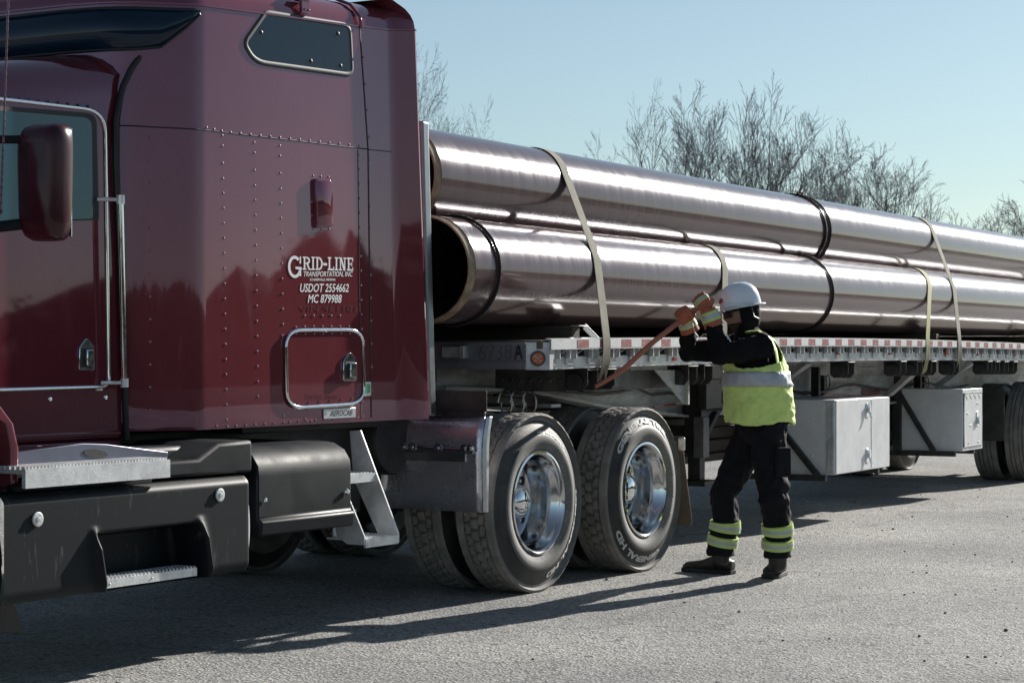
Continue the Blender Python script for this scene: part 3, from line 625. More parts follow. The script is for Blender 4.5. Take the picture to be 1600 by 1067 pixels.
# ---- cab
def xr(z):       # rear edge of the cab
    ks = [(0.9, 7.42), (1.25, 7.40), (1.9, 7.365), (2.25, 7.34), (2.45, 7.34), (2.6, 7.385), (2.70, 7.44), (2.80, 7.53)]
    if z <= ks[0][0]: return ks[0][1]
    for (a, b), (c, e) in zip(ks, ks[1:]):
        if z <= c: return b + (e - b) * (z - a) / (c - a)
    return ks[-1][1]
def roof_z(x): return 2.79 - 0.18 * max(0, (7.45 - x)) - 0.9 * max(0, 6.3 - x) ** 1.2
f = MB(); rings = []
for t in range(0, 15):
    x = 5.62 + (7.45 - 5.62) * t / 14; zt = roof_z(x); ring = []
    pr = [(YC + 0.02, 0.98), (YC, 1.0)] + [(YC, z) for z in (1.2, 1.5, 1.8, 2.1, 2.3)] + [(YC + 0.004, zt - 0.22)]
    for a in (0, 18, 36, 54, 72, 90): pr.append((YC + 0.01 + 0.20 * (1 - math.cos(R(a))), zt - 0.18 + 0.18 * math.sin(R(a))))
    pr = [(y, min(z, zt - 0.0)) for y, z in pr]
    full = pr + [(2 * YM - y, z) for y, z in pr[::-1]]
    for (y, z) in full:
        xx = x + (xr(z) - 7.45) * (t / 14) ** 3; ring.append(V((xx, y, z)))
    rings.append(ring)
f.loft(rings); cab = build('cab', f, 'paint_shaded', truck, smooth=40)
f = MB()
edge = []
for py in range(86, 692, 12):
    z = P(195, py, 6.53).z; edge.append(V((xr(z) + 0.012, 6.535 - max(0, z - 2.6) * 0.1, z)))
f.tube(edge, [(0.015, 0.015)] * len(edge), 8); build('cab_gasket', f, 'seam', truck, smooth=60)
# door
dpx = [(-90, 145), (150, 173), (164, 185), (168, 601), (-90, 612)]
pts = rrect_px([(-110, 143), (160, 174), (167, 604), (-110, 612)], [2, 34, 16, 2], 7)
a = [P(x, y, YC) for x, y in pts]
f = MB(); f.prism([p + V((0, -0.012, 0)) for p in a], (0, 0.02, 0))
for (px, py) in lerp_px((14, 152), (138, 166), 9): f.dome(P(px, py, YC - 0.001), (0, -1, 0), 0.007, 0.8, 6)
door = build('door', f, 'paint_shaded', truck, bevel=0.003)
f = MB(); f.tube([p + V((0, -0.014, 0)) for p in a], 0.009, 8, closed=True); build('door_trim', f, 'chrome', door, smooth=60)
wp = [P(x, y, YC) for x, y in rrect_px([(-100, 158), (147, 178), (151, 344), (-100, 352)], [2, 16, 3, 2], 5)]
f = MB(); f.prism([p + V((0, -0.0145, 0)) for p in wp], (0, 0.003, 0)); build('window_gasket', f, 'seam', door, smooth=0)
wp = [P(x, y, YC) for x, y in rrect_px([(-95, 166), (139, 185), (141, 342), (-95, 350)], [2, 14, 3, 2], 5)]
f = MB(); f.prism([p + V((0, -0.0165, 0)) for p in wp], (0, 0.002, 0)); build('window', f, 'glass_sky_teal', door, smooth=0)
paddle_handle(door, 134, 527, 1.12, YC - 0.013)
for (px, py) in [(78, 623.5), (165, 621)]: build('sill_screw', MB().dome(P(px, py, YC), (0, -1, 0), 0.012, 0.5, 10), 'chrome', cab)
f = MB()
f.box(5.9, 7.40, YC - 0.008, YC + 0.02, 1.005, 1.03); f.box(5.9, 7.40, YC - 0.005, YC + 0.02, 0.86, 0.985)
build('cab_sill', f, 'paint_shaded', truck, bevel=0.006)
# grab rail
ra, rb = P(188.5, 312, YC - 0.09), P(194.5, 598, YC - 0.09)
f = MB(); f.tube([ra, rb], 0.0135, 12); gr = build('grab_rail', f, 'chrome', truck, smooth=60)
for q, dxp in ((ra, -20), (rb, -26)):
    f = MB(); f.tube([q + V((0, 0, 0.02)), q - V((0, 0, 0.02))], 0.019, 10); e = q + V((-0.075, 0.075, 0)); f.tube([q, e], 0.009, 8)
    f.prism([e + V((-0.022, 0.006, -0.035)), e + V((0.02, 0.006, -0.035)), e + V((0.012, 0.006, 0.035)), e + V((-0.018, 0.006, 0.035))], (0, 0.012, 0))
    build('rail_bracket', f, 'alu_step', gr, smooth=45)
# mirror
mc = P(69, 285, 6.22); mw, mh, md = 0.112, 0.245, 0.06
f = MB(); rings = []
for xq, s in ((0.055, 0.96), (0.05, 1.0), (0.0, 1.0), (-0.035, 0.95), (-0.055, 0.86), (-0.066, 0.70)):
    ring = []
    for i in range(40):
        t = 2 * math.pi * i / 40; ex = 0.36
        cx = math.copysign(abs(math.cos(t)) ** ex, math.cos(t)); sz = math.copysign(abs(math.sin(t)) ** ex, math.sin(t))
        ring.append(mc + V((xq, -mw * s * cx * (1 + 0.06 * sz), mh * s * sz)))
    rings.append(ring)
f.loft(rings); mir = build('mirror', f, 'mirror_shell', truck, smooth=70)
f = MB(); f.prism([mc + V((0.056, y * mw * 0.9, z * mh * 0.92)) for y, z in ((-1, -1), (1, -1), (1, 1), (-1, 1))], (0.003, 0, 0)); build('mirror_glass', f, 'chrome', mir, smooth=0)
f = MB(); f.tube([mc + V((-0.02, 0.06, -0.17)), mc + V((-0.12, 0.2, -0.19)), mc + V((-0.2, 0.34, -0.25))], 0.024, 8); build('mirror_arm', MB().tube([mc + V((-0.02, 0.06, 0.18)), mc + V((-0.2, 0.34, 0.18))], 0.018, 8), 'plastic', mir, smooth=60); build('mirror_arm', f, 'plastic', mir, smooth=60)
# antenna
f = MB(); pa, pb = W(14.5, -40, 8.55), W(1, 330, 8.55); n = 90
f.tube([pa.lerp(pb, i / n) for i in range(n + 1)], [0.0042 + 0.0012 * math.sin(i * 2.2) for i in range(n + 1)], 6); f.tube([pb, pb + V((0.02, 0.25, -0.12))], 0.012, 6)
build('antenna', f, 'paint_shaded', truck, smooth=60)
# hood, windscreen, fender in front (beyond the frame edge)
f = MB(); rings = []
for x, w_, zt in ((3.55, 0.62, 1.62), (3.7, 0.74, 1.72), (4.4, 0.84, 1.80), (5.2, 0.90, 1.88), (5.65, 0.92, 1.93)):
    rings.append([V((x, YM + s * w_, 0.95)) if k == 0 else V((x, YM + s * w_ * (1 if k == 1 else 0.75), zt - (0.2 if k == 1 else 0))) for s, k in ((-1, 0), (-1, 1), (-1, 2), (1, 2), (1, 1), (1, 0))])
f.loft(rings); build('hood', f, 'paint_shaded', truck, bevel=0.05, bseg=4)
f = MB(); f.prism([(5.66, 6.72, 1.96), (5.66, 8.16, 1.96), (6.2, 8.1, 2.50), (6.2, 6.78, 2.50)], (-0.02, 0, 0.02)); build('windscreen', f, 'glass', truck, smooth=0)
f = MB(); rings = []; wx = 5.72
prof = [(0.60, 0.835), (0.60, 1.0), (0.57, 1.10), (0.48, 1.19), (0.30, 1.26), (0, 1.30), (-0.35, 1.24), (-0.56, 1.05), (-0.66, 0.8)]
rings = [[V((wx + a, 6.13, z)), V((wx + a * 0.93, 6.13, z - 0.05 if abs(a) < 0.5 else z)), V((wx + a * 0.93, 6.62, z - 0.05 if abs(a) < 0.5 else z)), V((wx + a, 6.62, z))] for a, z in prof]
f.loft(rings); build('fender', f, 'paint', truck, bevel=0.012, bseg=3, smooth=50)

# ---- steps and side fairings
f = MB()
q = lambda x, y, Y: P(x, y, Y)
yf = 6.02
tl, tr_, bl, br = q(43, 737, yf), q(265, 714, yf), q(40, 767, yf), q(266, 742, yf)
zt = (tl.z + tr_.z) / 2; zb = (bl.z + br.z) / 2; x0, x1 = bl.x, br.x
f.box(x0, x1, yf, yf + 0.02, zb, zt); f.box(x0, x1, yf + 0.02, yf + 0.20, zt - 0.02, zt - 0.002)
k = 44
for i in range(k):      # serrated tread
    xx = x0 + 0.012 + (x1 - x0 - 0.024) * i / (k - 1)
    for j in range(6):
        yy = yf + 0.012 + j * 0.028
        f.box(xx - 0.0045, xx + 0.0045, yy, yy + 0.016, zt - 0.002, zt + 0.009)
stp = build('step', f, 'alu_step', truck, smooth=0)
yk = yf + 0.205; pl = [P(x, y, yk) for x, y in [(20, 735), (262, 716), (263, 706), (165, 693.5), (130, 692.5), (20, 707)]]
f = MB(); f.prism(pl, (0, 0.012, 0)); kp = build('kick_plate', f, 'kick', stp, bevel=0.003)
f = MB(); f.prism([P(149 + 19 * math.cos(t * math.pi / 10), 708.5 - 6.5 * math.sin(t * math.pi / 10) + 2 * math.cos(t * math.pi / 10), yk - 0.001) for t in range(20)], (0, -0.002, 0)); build('foot_hole', f, 'seam', stp, smooth=0)

# big lower fairing with a recessed step
yf = 6.04
TL, TR, BL, BR = q(-60, 800, yf), q(394, 744, yf), q(30, 948, yf), q(392, 887, yf)
zT, zB = TR.z + 0.003, (BL.z + BR.z) / 2
xa, xb = q(6, 870, yf).x, q(393, 815, yf).x
rx0, rx1 = q(150, 840, yf).x, q(309, 815, yf).x; rzt = q(240, 822, yf).z; rzs = q(235, 897, yf).z
f = MB()
# front sheet as a grid, pressed in where the recess is
nx, nz = 150, 70
def depth_at(p, z):
    dx = min(p - (rx0 - 0.012), (rx1 + 0.012) - p); dz = (rzt - z)
    a = max(0, min(1, dx / 0.03)); b = max(0, min(1, dz / 0.035))
    e = max(0, min(1, (z - (rzs - 0.05)) / 0.02)); base = 0.16 * (a * a * (3 - 2 * a)) * (b * b * (3 - 2 * b)) * e
    lip = (0.036 * math.exp(-((p - rx0 + 0.010) / 0.022) ** 2) + 0.040 * math.exp(-((p - rx1 - 0.014) / 0.030) ** 2)) * max(0, min(1, (rzt - z + 0.03) / 0.10))
    return base - lip
def warp(p, z):
    dn = max(0, rzt - z)
    k = 0.22 * (p - xa) / (rx0 - xa) if p < rx0 else (0.22 if p < rx1 else 0.22 * (xb - p) / (xb - rx1))
    return p + k * dn
cols_ = sorted([xa + (xb - xa) * i / nx for i in range(nx + 1)] + [r_ + d_ for r_ in (rx0 - 0.012, rx1 - 0.018) for d_ in [0.003 * j for j in range(1, 10)]])
rows_ = sorted([zB + (zT - zB) * j / nz for j in range(nz + 1)] + [rzt - 0.035 + 0.004 * j for j in range(9)])
grid = []
for z in rows_:
    row = []
    for p in cols_:
        edge_ = 0.02 * (max(0, 1 - (xb - p) / 0.03) ** 2) + 0.03 * (max(0, 1 - (zT - z) / 0.04) ** 2) + 0.02 * max(0, 1 - (z - zB) / 0.05) ** 2
        row.append(V((warp(p, z), yf + depth_at(p, z) + edge_, z)))
    grid.append(row)
f.loft(grid, caps=False, closed=False)
f.add([(xa, yf + 0.03, zT), (xb, yf + 0.05, zT), (xb, 6.75, zT + 0.03), (xa, 6.75, zT + 0.03)], [(0, 1, 2, 3)])
f.add([(xb, yf + 0.02, zB), (xb, yf + 0.05, zT), (xb, 6.75, zT), (xb, 6.75, zB)], [(0, 1, 2, 3)])
f.add([(xa, yf + 0.02, zB), (xa, yf + 0.05, zT), (xa, 6.75, zT), (xa, 6.75, zB)], [(0, 1, 2, 3)])
f.add([(xa, yf + 0.02, zB), (xb, yf + 0.02, zB), (xb, 6.75, zB), (xa, 6.75, zB)], [(0, 1, 2, 3)])
fair = build('side_fairing', f, 'scuff', truck, smooth=80)
for (px, py) in [(58, 811), (343, 773)]:
    f = MB(); c = P(px, py, yf - 0.002); f.lathe([(0.030, 0), (0.030, 0.006), (0.024, 0.008), (0.013, 0.006), (0.012, 0.012), (0.001, 0.013)], c, (0, -1, 0), 24); build('fairing_bolt', f, 'alu_step', fair, smooth=30)
f = MB(); sx0, sx1 = q(165, 897, yf).x, q(309, 880, yf).x
f.box(sx0, sx1, yf + 0.004, yf + 0.02, rzs - 0.035, rzs + 0.002); f.box(sx0, sx1, yf + 0.02, yf + 0.13, rzs - 0.02, rzs)
for i in range(26):
    xx = sx0 + 0.01 + (sx1 - sx0 - 0.02) * i / 25
    for j in range(5): f.box(xx - 0.005, xx + 0.005, yf + 0.010 + j * 0.024, yf + 0.023 + j * 0.024, rzs, rzs + 0.009)
for xx in (sx0 + 0.03, (sx0 + sx1) / 2, sx1 - 0.03): f.dome((xx, yf + 0.004, rzs - 0.018), (0, -1, 0), 0.006, 0.7, 6)
build('fairing_step', f, 'alu_step', fair, smooth=0)
n = 10; cap = [(zB + (zT - 0.02 - zB) * i / n, 0.045 * math.sin(math.pi * (0.12 + 0.80 * i / n))) for i in range(n + 1)]
f = MB(); f.loft([[V((xb - 0.002, yf + 0.035, z)), V((xb + b_, yf + 0.045, z)), V((xb + b_, yf + 0.10, z)), V((xb - 0.002, yf + 0.10, z))] for z, b_ in cap]); build('end_cap', f, 'alu_step', fair, smooth=50)
f = MB(); f.box(q(40, 780, yf).x, q(255, 750, yf).x, yf + 0.06, yf + 0.11, zT - 0.002, zT + 0.035); build('step_rubber', f, 'plastic', truck, bevel=0.01)
# upper black box behind the step
f = MB(); A = q(266, 735, 6.10); B = q(395, 700, 6.10)
zt2, zb2 = q(395, 687, 6.10).z, q(395, 738, 6.10).z
f.prism([(A.x - 0.15, 6.10, zb2), (B.x, 6.10, zb2), (B.x, 6.10, zt2), (A.x + 0.34, 6.10, zt2 - 0.005), (A.x + 0.2, 6.10, zt2 - 0.07), (A.x - 0.15, 6.10, zt2 - 0.075)], (0, 0.5, 0))
build('tank_cover', f, 'plastic', truck, bevel=0.018, bseg=3)
f = MB(); f.box(A.x - 0.9, A.x + 0.34, 6.28, 6.8, zb2, zt2 - 0.02); build('tank_shell', f, 'plastic', truck, bevel=0.02)
# battery box
f = MB(); x0, x1 = q(403, 760, 6.10).x, q(549, 760, 6.10).x; zt3, zl = q(520, 697, 6.12).z, q(480, 803, 6.10).z; zb3 = q(480, 829, 6.10).z
prof = [(6.75, zt3 + 0.02), (6.28, zt3 + 0.02), (6.20, zt3 + 0.012), (6.14, zt3 - 0.02), (6.105, zt3 - 0.07), (6.10, zt3 - 0.12), (6.10, zl), (6.075, zl - 0.012), (6.085, zb3), (6.75, zb3)]
f.prism([V((x0, y, z)) for y, z in prof], (x1 - x0, 0, 0)); bb = build('battery_box', f, 'plastic', truck, bevel=0.01, bseg=3, smooth=40)
build('latch', MB().dome(P(542, 768, 6.095), (0, -1, 0), 0.016, 0.8, 10), 'chrome', bb); build('lock', MB().dome(P(415, 781, 6.095), (0, -1, 0), 0.012, 0.5, 8), 'chrome', bb)
# ladder: two slanted side plates with treads between
XL, XR = P(571, 848, 6.10).x, P(622, 840, 6.10).x
def plate(px, X, th): f = MB(); f.prism([PX(x, y, X) for x, y in px], (th, 0, 0)); return f
lad = build('ladder', plate([(546, 673), (563, 672), (622, 833), (622, 848), (596, 846), (575, 800), (552, 748)], XR, 0.012), 'alu_old', truck, bevel=0.002)
build('side_plate', plate([(500, 700), (515, 700), (571, 838), (571, 851), (545, 850), (528, 838)], XL, -0.010), 'alu_old', lad, bevel=0.002)
def tread(yA, yB):
    q = PX(563 + 59 * (yA - 672) / 161, yA, XR); z1 = q.z; z0 = PX(590, yB, XR).z; Yo = q.y; f = MB(); f.box(XL, XR, Yo, Yo + 0.012, z1 - 0.045, z1); f.box(XL, XR, Yo + 0.012, Yo + 0.24, z1 - 0.012, z1 - 0.002)
    for i in range(9):
        for j in range(7): xx = XL + 0.02 + (XR - XL - 0.05) * i / 8; f.box(xx, xx + 0.012, Yo + 0.01 + j * 0.032, Yo + 0.028 + j * 0.032, z1 - 0.002, z1 + 0.005)
    build('tread', f, 'alu_step', lad, smooth=0); return Yo, z1
tread(738, 752); Yo, z1 = tread(835, 849)
f = MB(); f.box(XL, XL + 0.2, Yo + 0.2, Yo + 0.208, z1, z1 + 0.13); build('riser', f, 'alu_old', lad)

# quarter fender in front of the drive wheels
FX = 9.86
n = 14; prz = [(0.0, 0.505), (0.0, 0.62), (0.0, 0.75), (0.002, 0.86), (0.018, 0.95), (0.045, 1.03)]
grid = [[V((FX + dx + 0.018 * math.sin(math.pi * j / n) - 0.02 * (z - 0.5), 6.115 + (0.68 - 0.16 * max(0, z - 0.6)) * j / n, z)) for dx, z in prz] for j in range(n + 1)]
f = MB(); f.loft(grid, caps=False, closed=False); qf = build('quarter_fender', f, 'fender_metal', truck, smooth=60)
md_ = qf.modifiers.new('thick', 'SOLIDIFY'); md_.thickness = 0.006; md_.offset = 1
f = MB(); f.loft([[V((FX + dx - 0.02 * (z - 0.5), 6.112, z)), V((FX + dx - 0.02 * (z - 0.5) + 0.02, 6.098, z)), V((FX + dx + 0.05 - 0.03 * abs(z - 0.78), 6.10, z)), V((FX + dx + 0.045 - 0.03 * abs(z - 0.78), 6.116, z))] for dx, z in prz]); build('fender_edge', f, 'alu', qf, smooth=30, bevel=0.004)
f = MB(); f.tube([(FX - 0.02, 6.16, 0.845), (FX - 0.02, 6.77, 0.845)], 0.02, 10)
for y in (6.17, 6.205, 6.38, 6.55, 6.61): f.lathe([(0.026, 0.0), (0.026, 0.014), (0.012, 0.016), (0.012, 0.03), (0.001, 0.03)], (FX - 0.03, y, 0.855), (-1, 0, 0), 14)
f.box(FX - 0.012, FX + 0.0, 6.22, 6.8, 0.78, 0.83)
for y in (6.26, 6.44, 6.63): f.dome((FX + 0.008, y, 0.69), (-1, 0, 0), 0.007, 0.7, 6)
build('fender_mount', f, 'steel_polish', qf, smooth=40)
f = MB(); f.box(FX + 0.05, FX + 0.06, 6.12, 6.9, 1.05, 1.17)
for i in range(9): f.dome((FX + 0.025, 6.17 + i * 0.06, 1.035), (-1, 0, 0), 0.009, 0.6, 8)
f.box(FX + 0.03, FX + 0.05, 6.12, 6.72, 1.025, 1.055)
build('splash_guard', f, 'black', truck, bevel=0.003)

# ---- chassis
f = MB()
for y in (6.98, 7.82): f.box(4.2, 12.3, y, y + 0.08, 0.72, 1.0)
for x in (5.0, 6.6, 8.0, 9.1, 10.0, 11.05, 12.2): f.box(x, x + 0.14, 7.06, 7.82, 0.74, 0.98)
for x in (10.53, 11.86): f.tube([(x, 6.5, 0.515), (x, 8.4, 0.515)], 0.085, 12); f.ball((x, 7.44, 0.52), 0.22, 0.2, 0.2)
f.box(8.3, 9.6, 6.55, 8.3, 0.98, 1.015); f.box(7.3, 9.6, 6.75, 6.9, 0.5, 1.0)
build('chassis', f, 'black', truck, bevel=0.006)
f = MB(); f.lathe([(0.001, 0), (0.19, 0), (0.2, 0.02), (0.2, 0.5), (0.19, 0.52), (0.001, 0.52)], (9.75, 6.62, 0.9), (0, 1, 0), 20); build('air_tank', f, 'black', truck, smooth=40)
f = MB(); f.prism([(10.35, 6.98, 1.13), (11.75, 6.98, 1.03), (11.9, 7.44, 1.02), (11.75, 7.9, 1.03), (10.35, 7.9, 1.13)], (0, 0, 0.06)); f.box(10.7, 11.3, 7.0, 7.9, 0.98, 1.05); build('fifth_wheel', f, 'black', truck, bevel=0.01)
for i in range(3):
    f = MB(); c = P(788 + i * 19, 629, 6.7); rgs = [c + V((0.02 * t / 10, 0.045 * math.cos(t * math.pi / 8), 0.075 * math.sin(t * math.pi / 8))) for t in range(17)]; f.tube(rgs, 0.007, 6); build('air_hose', f, 'alu', truck, smooth=60)
f = MB(); c = P(868, 634, 6.62); f.box(c.x - 0.05, c.x + 0.07, c.y, c.y + 0.12, c.z - 0.012, c.z + 0.012); build('bracket', f, 'alu_step', truck, bevel=0.003)

# ------------------------------------------------------------------ wheels (shared meshes)
TR_, TW = 0.517, 0.28
PITCH = 46; SEG = PITCH * 5
def side_y(r): # outward bulge of the sidewall (0.. TW/2)
    t = (r - 0.285) / (0.48 - 0.285); t = max(0, min(1, t)); return 0.105 + 0.035 * math.sin(math.pi * min(1, t * 1.05) ** 0.8)
def tyre_mesh(name, ribbed=False):
    prof = []      # (r, y, kind)
    for r in (0.285, 0.30, 0.32, 0.335, 0.345, 0.37, 0.39, 0.395, 0.42, 0.445, 0.455, 0.475, 0.49): prof.append((r, -side_y(r) - (0.003 if 0.335 < r < 0.393 else 0), -1))
    prof += [(0.503, -0.126, -1), (TR_ - 0.004, -0.119, -2)]
    rows = [(-0.117, -0.072, -3), (-0.062, -0.030, 0), (-0.022, 0.022, 2), (0.030, 0.062, 4), (0.072, 0.117, -3)]
    for a, b, k in rows:
        prof += [(TR_ - 0.02, a - 0.001, -1)] if a > -0.1 else []
        prof += [(TR_, a, k), (TR_ + 0.001, (a + b) / 2, k), (TR_, b, k)]
        prof += [(TR_ - 0.02, b + 0.001, -1)] if b < 0.1 else []
    prof += [(TR_ - 0.004, 0.119, -2), (0.503, 0.126, -1)]
    for r in (0.49, 0.475, 0.455, 0.42, 0.38, 0.34, 0.30, 0.285): prof.append((r, side_y(r), -1))
    prof += [(0.285, 0.08, -1), (0.285, -0.08, -1)]
    vs = []; fs = []; ms = []; n = len(prof)
    for i in range(SEG):
        a = 2 * math.pi * i / SEG
        for (r, y, k) in prof:
            rr = r; jit = 0
            if not ribbed:
                if k >= 0 and (i + k) % 5 == 0: rr -= 0.02
                if k == -2 and i % 5 in (0, 1): rr -= 0.006
                if k == -3 and i % 5 == 0: rr -= 0.0025
                if k >= 0: y += 0.004 * (1 if i % 5 < 3 else -1)
            vs.append((rr * math.sin(a), y, rr * math.cos(a)))
    for i in range(SEG):
        j = (i + 1) % SEG
        for k in range(n):
            l_ = (k + 1) % n; fs.append((i * n + k, i * n + l_, j * n + l_, j * n + k)); ms.append(1 if (prof[k][0] > 0.499 or prof[l_][0] > 0.51) else (0 if 0.392 < (prof[k][0] + prof[l_][0]) / 2 < 0.47 else 2))
    me = bpy.data.meshes.new(name); me.from_pydata(vs, [], fs); me.materials.append(M['rubber']); me.materials.append(M['tread']); me.materials.append(M['rubber_dust'])
    me.polygons.foreach_set('material_index', ms); finish(me, 32); return me
tyre_me = tyre_mesh('tyre'); rib_me = tyre_mesh('ribbed_tyre', True)
def mb_mesh(name, mb, mats, smooth=35):
    me = bpy.data.meshes.new(name); me.from_pydata([tuple(v) for v in mb.v], [], mb.f)
    for m_ in mats: me.materials.append(M[m_])
    me.polygons.foreach_set('material_index', mb.m); finish(me, smooth); return me
# dished outer rim: lip at y=-0.13, disc set far in
f = MB(); f.lathe([(0.288, 0.105), (0.302, 0.120), (0.300, 0.131), (0.288, 0.134), (0.279, 0.126), (0.272, 0.108), (0.268, 0.085), (0.252, 0.066), (0.248, 0.03), (0.246, -0.04), (0.238, -0.072), (0.215, -0.082), (0.15, -0.078), (0.13, -0.07), (0.001, -0.07)], (0, 0, 0), (0, -1, 0), 72)
f.lathe([(0.286, 0.10), (0.286, -0.13), (0.27, -0.13)], (0, 0, 0), (0, -1, 0), 48)
f.mat(1)
for i in range(10):
    a = 2 * math.pi * (i + 0.5) / 10; c = V((0.190 * math.sin(a), 0.0795, 0.190 * math.cos(a)))
    f.lathe([(0.027, 0.001), (0.026, 0.0035), (0.001, 0.0035)], c, (0, -1, 0), 16)
f.mat(0)
for i in range(10):
    a = 2 * math.pi * i / 10; c = V((0.142 * math.sin(a), 0.077, 0.142 * math.cos(a))); f.lathe([(0.017, 0), (0.017, 0.02), (0.010, 0.03), (0.001, 0.032)], c, (0, -1, 0), 6)
rim_me = mb_mesh('wheel', f, ['wheel_alu', 'wheel_dark'])
f = MB(); f.lathe([(0.118, -0.07), (0.118, -0.062), (0.102, -0.058), (0.100, -0.02), (0.097, 0.0), (0.088, 0.018), (0.070, 0.032), (0.040, 0.041), (0.001, 0.044)], (0, 0, 0), (0, -1, 0), 40); hub_me = mb_mesh('hub_cap', f, ['chrome'], 40)
def arc_text(s, r0, r1, span, centre):
    ps, fs = text_polys(s, 0.0, 0.05); mb = MB(); vs = []
    for x, y in ps:
        a = centre + (x - 0.5) * span; r = r0 + (r1 - r0) * y; vs.append(V((r * math.sin(a), -side_y(r) - 0.0045, r * math.cos(a))))
    mb.add(vs, fs); return mb
def ring_letters(items, name):
    ring = MB()
    for tx, r0, r1, span, ctr in items:
        m_ = arc_text(tx, r0, r1, R(span), R(ctr)); ring.add(m_.v, m_.f)
    for i in range(36): # small moulding ticks
        a = i * math.pi / 18 + 0.05
        ring.add([(r * math.sin(a + e), -side_y(r) - 0.0036 - (0.003 if 0.335 < r < 0.393 else 0), r * math.cos(a + e)) for r, e in ((0.315, 0), (0.325, 0), (0.325, 0.006), (0.315, 0.006))], [(0, 1, 2, 3)])
    return mb_mesh(name, ring, ['tyre_letter'], 0)
letter_me = ring_letters([('GENERAL HD', 0.418, 0.458, 86, 126), ('LRG 295/75R22.5', 0.40, 0.415, 46, 18)], 'tyre_lettering')
letter_me2 = ring_letters([('GENERAL TIRE', 0.416, 0.452, 96, -8), ('GENERAL HD', 0.418, 0.456, 84, 196), ('HEAVY DUTY', 0.352, 0.365, 40, 100)], 'tyre_lettering')
f = MB(); f.lathe([(0.286, 0.11), (0.28, 0.12), (0.262, 0.1), (0.255, 0.0), (0.22, -0.03), (0.001, -0.03)], (0, 0, 0), (0, -1, 0), 40); f.lathe([(0.286, 0.10), (0.286, -0.13), (0.0, -0.13)], (0, 0, 0), (0, -1, 0), 40); inner_me = mb_mesh('inner_rim', f, ['wheel_dark'])
def dual_wheel(parent, x, yo, yi, ang, outer=-1, tyre=None, letters=letter_me):
    tm = tyre or tyre_me; rot = (0, ang, 0) if outer < 0 else (0, ang, math.pi)
    wl = inst('wheel', rim_me, parent, (x, yo, TR_), rot)
    inst('tyre', tm, wl, (0, 0, 0)); inst('hub_cap', hub_me, wl, (0, 0, 0))
    if letters: inst('tyre_lettering', letters, wl, (0, 0, 0))
    iw = inst('inner_wheel', inner_me, parent, (x, yi, TR_), (0, ang + 0.07, 0)); inst('tyre', tm, iw, (0, 0, 0))
WX1, WX2 = 10.53, 11.86
dual_wheel(truck, WX1, 6.27, 6.62, R(0)); dual_wheel(truck, WX2, 6.27, 6.62, R(0), letters=letter_me2)
dual_wheel(truck, WX1, 8.61, 8.26, R(35), 1, letters=None); dual_wheel(truck, WX2, 8.61, 8.26, R(20), 1, letters=None)
for y, o_ in ((6.30, -1), (8.58, 1)):
    wl = inst('wheel', rim_me, truck, (5.76, y, TR_), (0, 0.3, 0 if o_ < 0 else math.pi)); inst('tyre', rib_me, wl, (0, 0, 0)); inst('hub_cap', hub_me, wl, (0, 0, 0))
f = MB(); f.prism([P(0 - 30, 930, 6.3), P(20, 935, 6.3), P(38, 990, 6.3), P(-30, 985, 6.3)], (0, 0.35, 0)); build('front_mud_flap', f, 'black', truck, bevel=0.004)
f = MB(); XF = 12.56; pl = [PX(1066, 690, XF), PX(1074, 760, XF), PX(1081, 812, XF), PX(1079, 822, XF)]; pl += [V((XF, 6.85, pl[3].z)), V((XF, 6.85, pl[0].z))]
f.prism(pl, (0.01, 0, 0)); build('mud_flap', f, 'mud', truck, bevel=0.003)
f = MB(); q = PX(1068, 690, XF); f.box(XF - 0.01, XF + 0.012, q.y - 0.01, q.y + 0.04, q.z - 0.06, q.z + 0.03); build('flap_hanger', f, 'alu_step', truck, bevel=0.01)

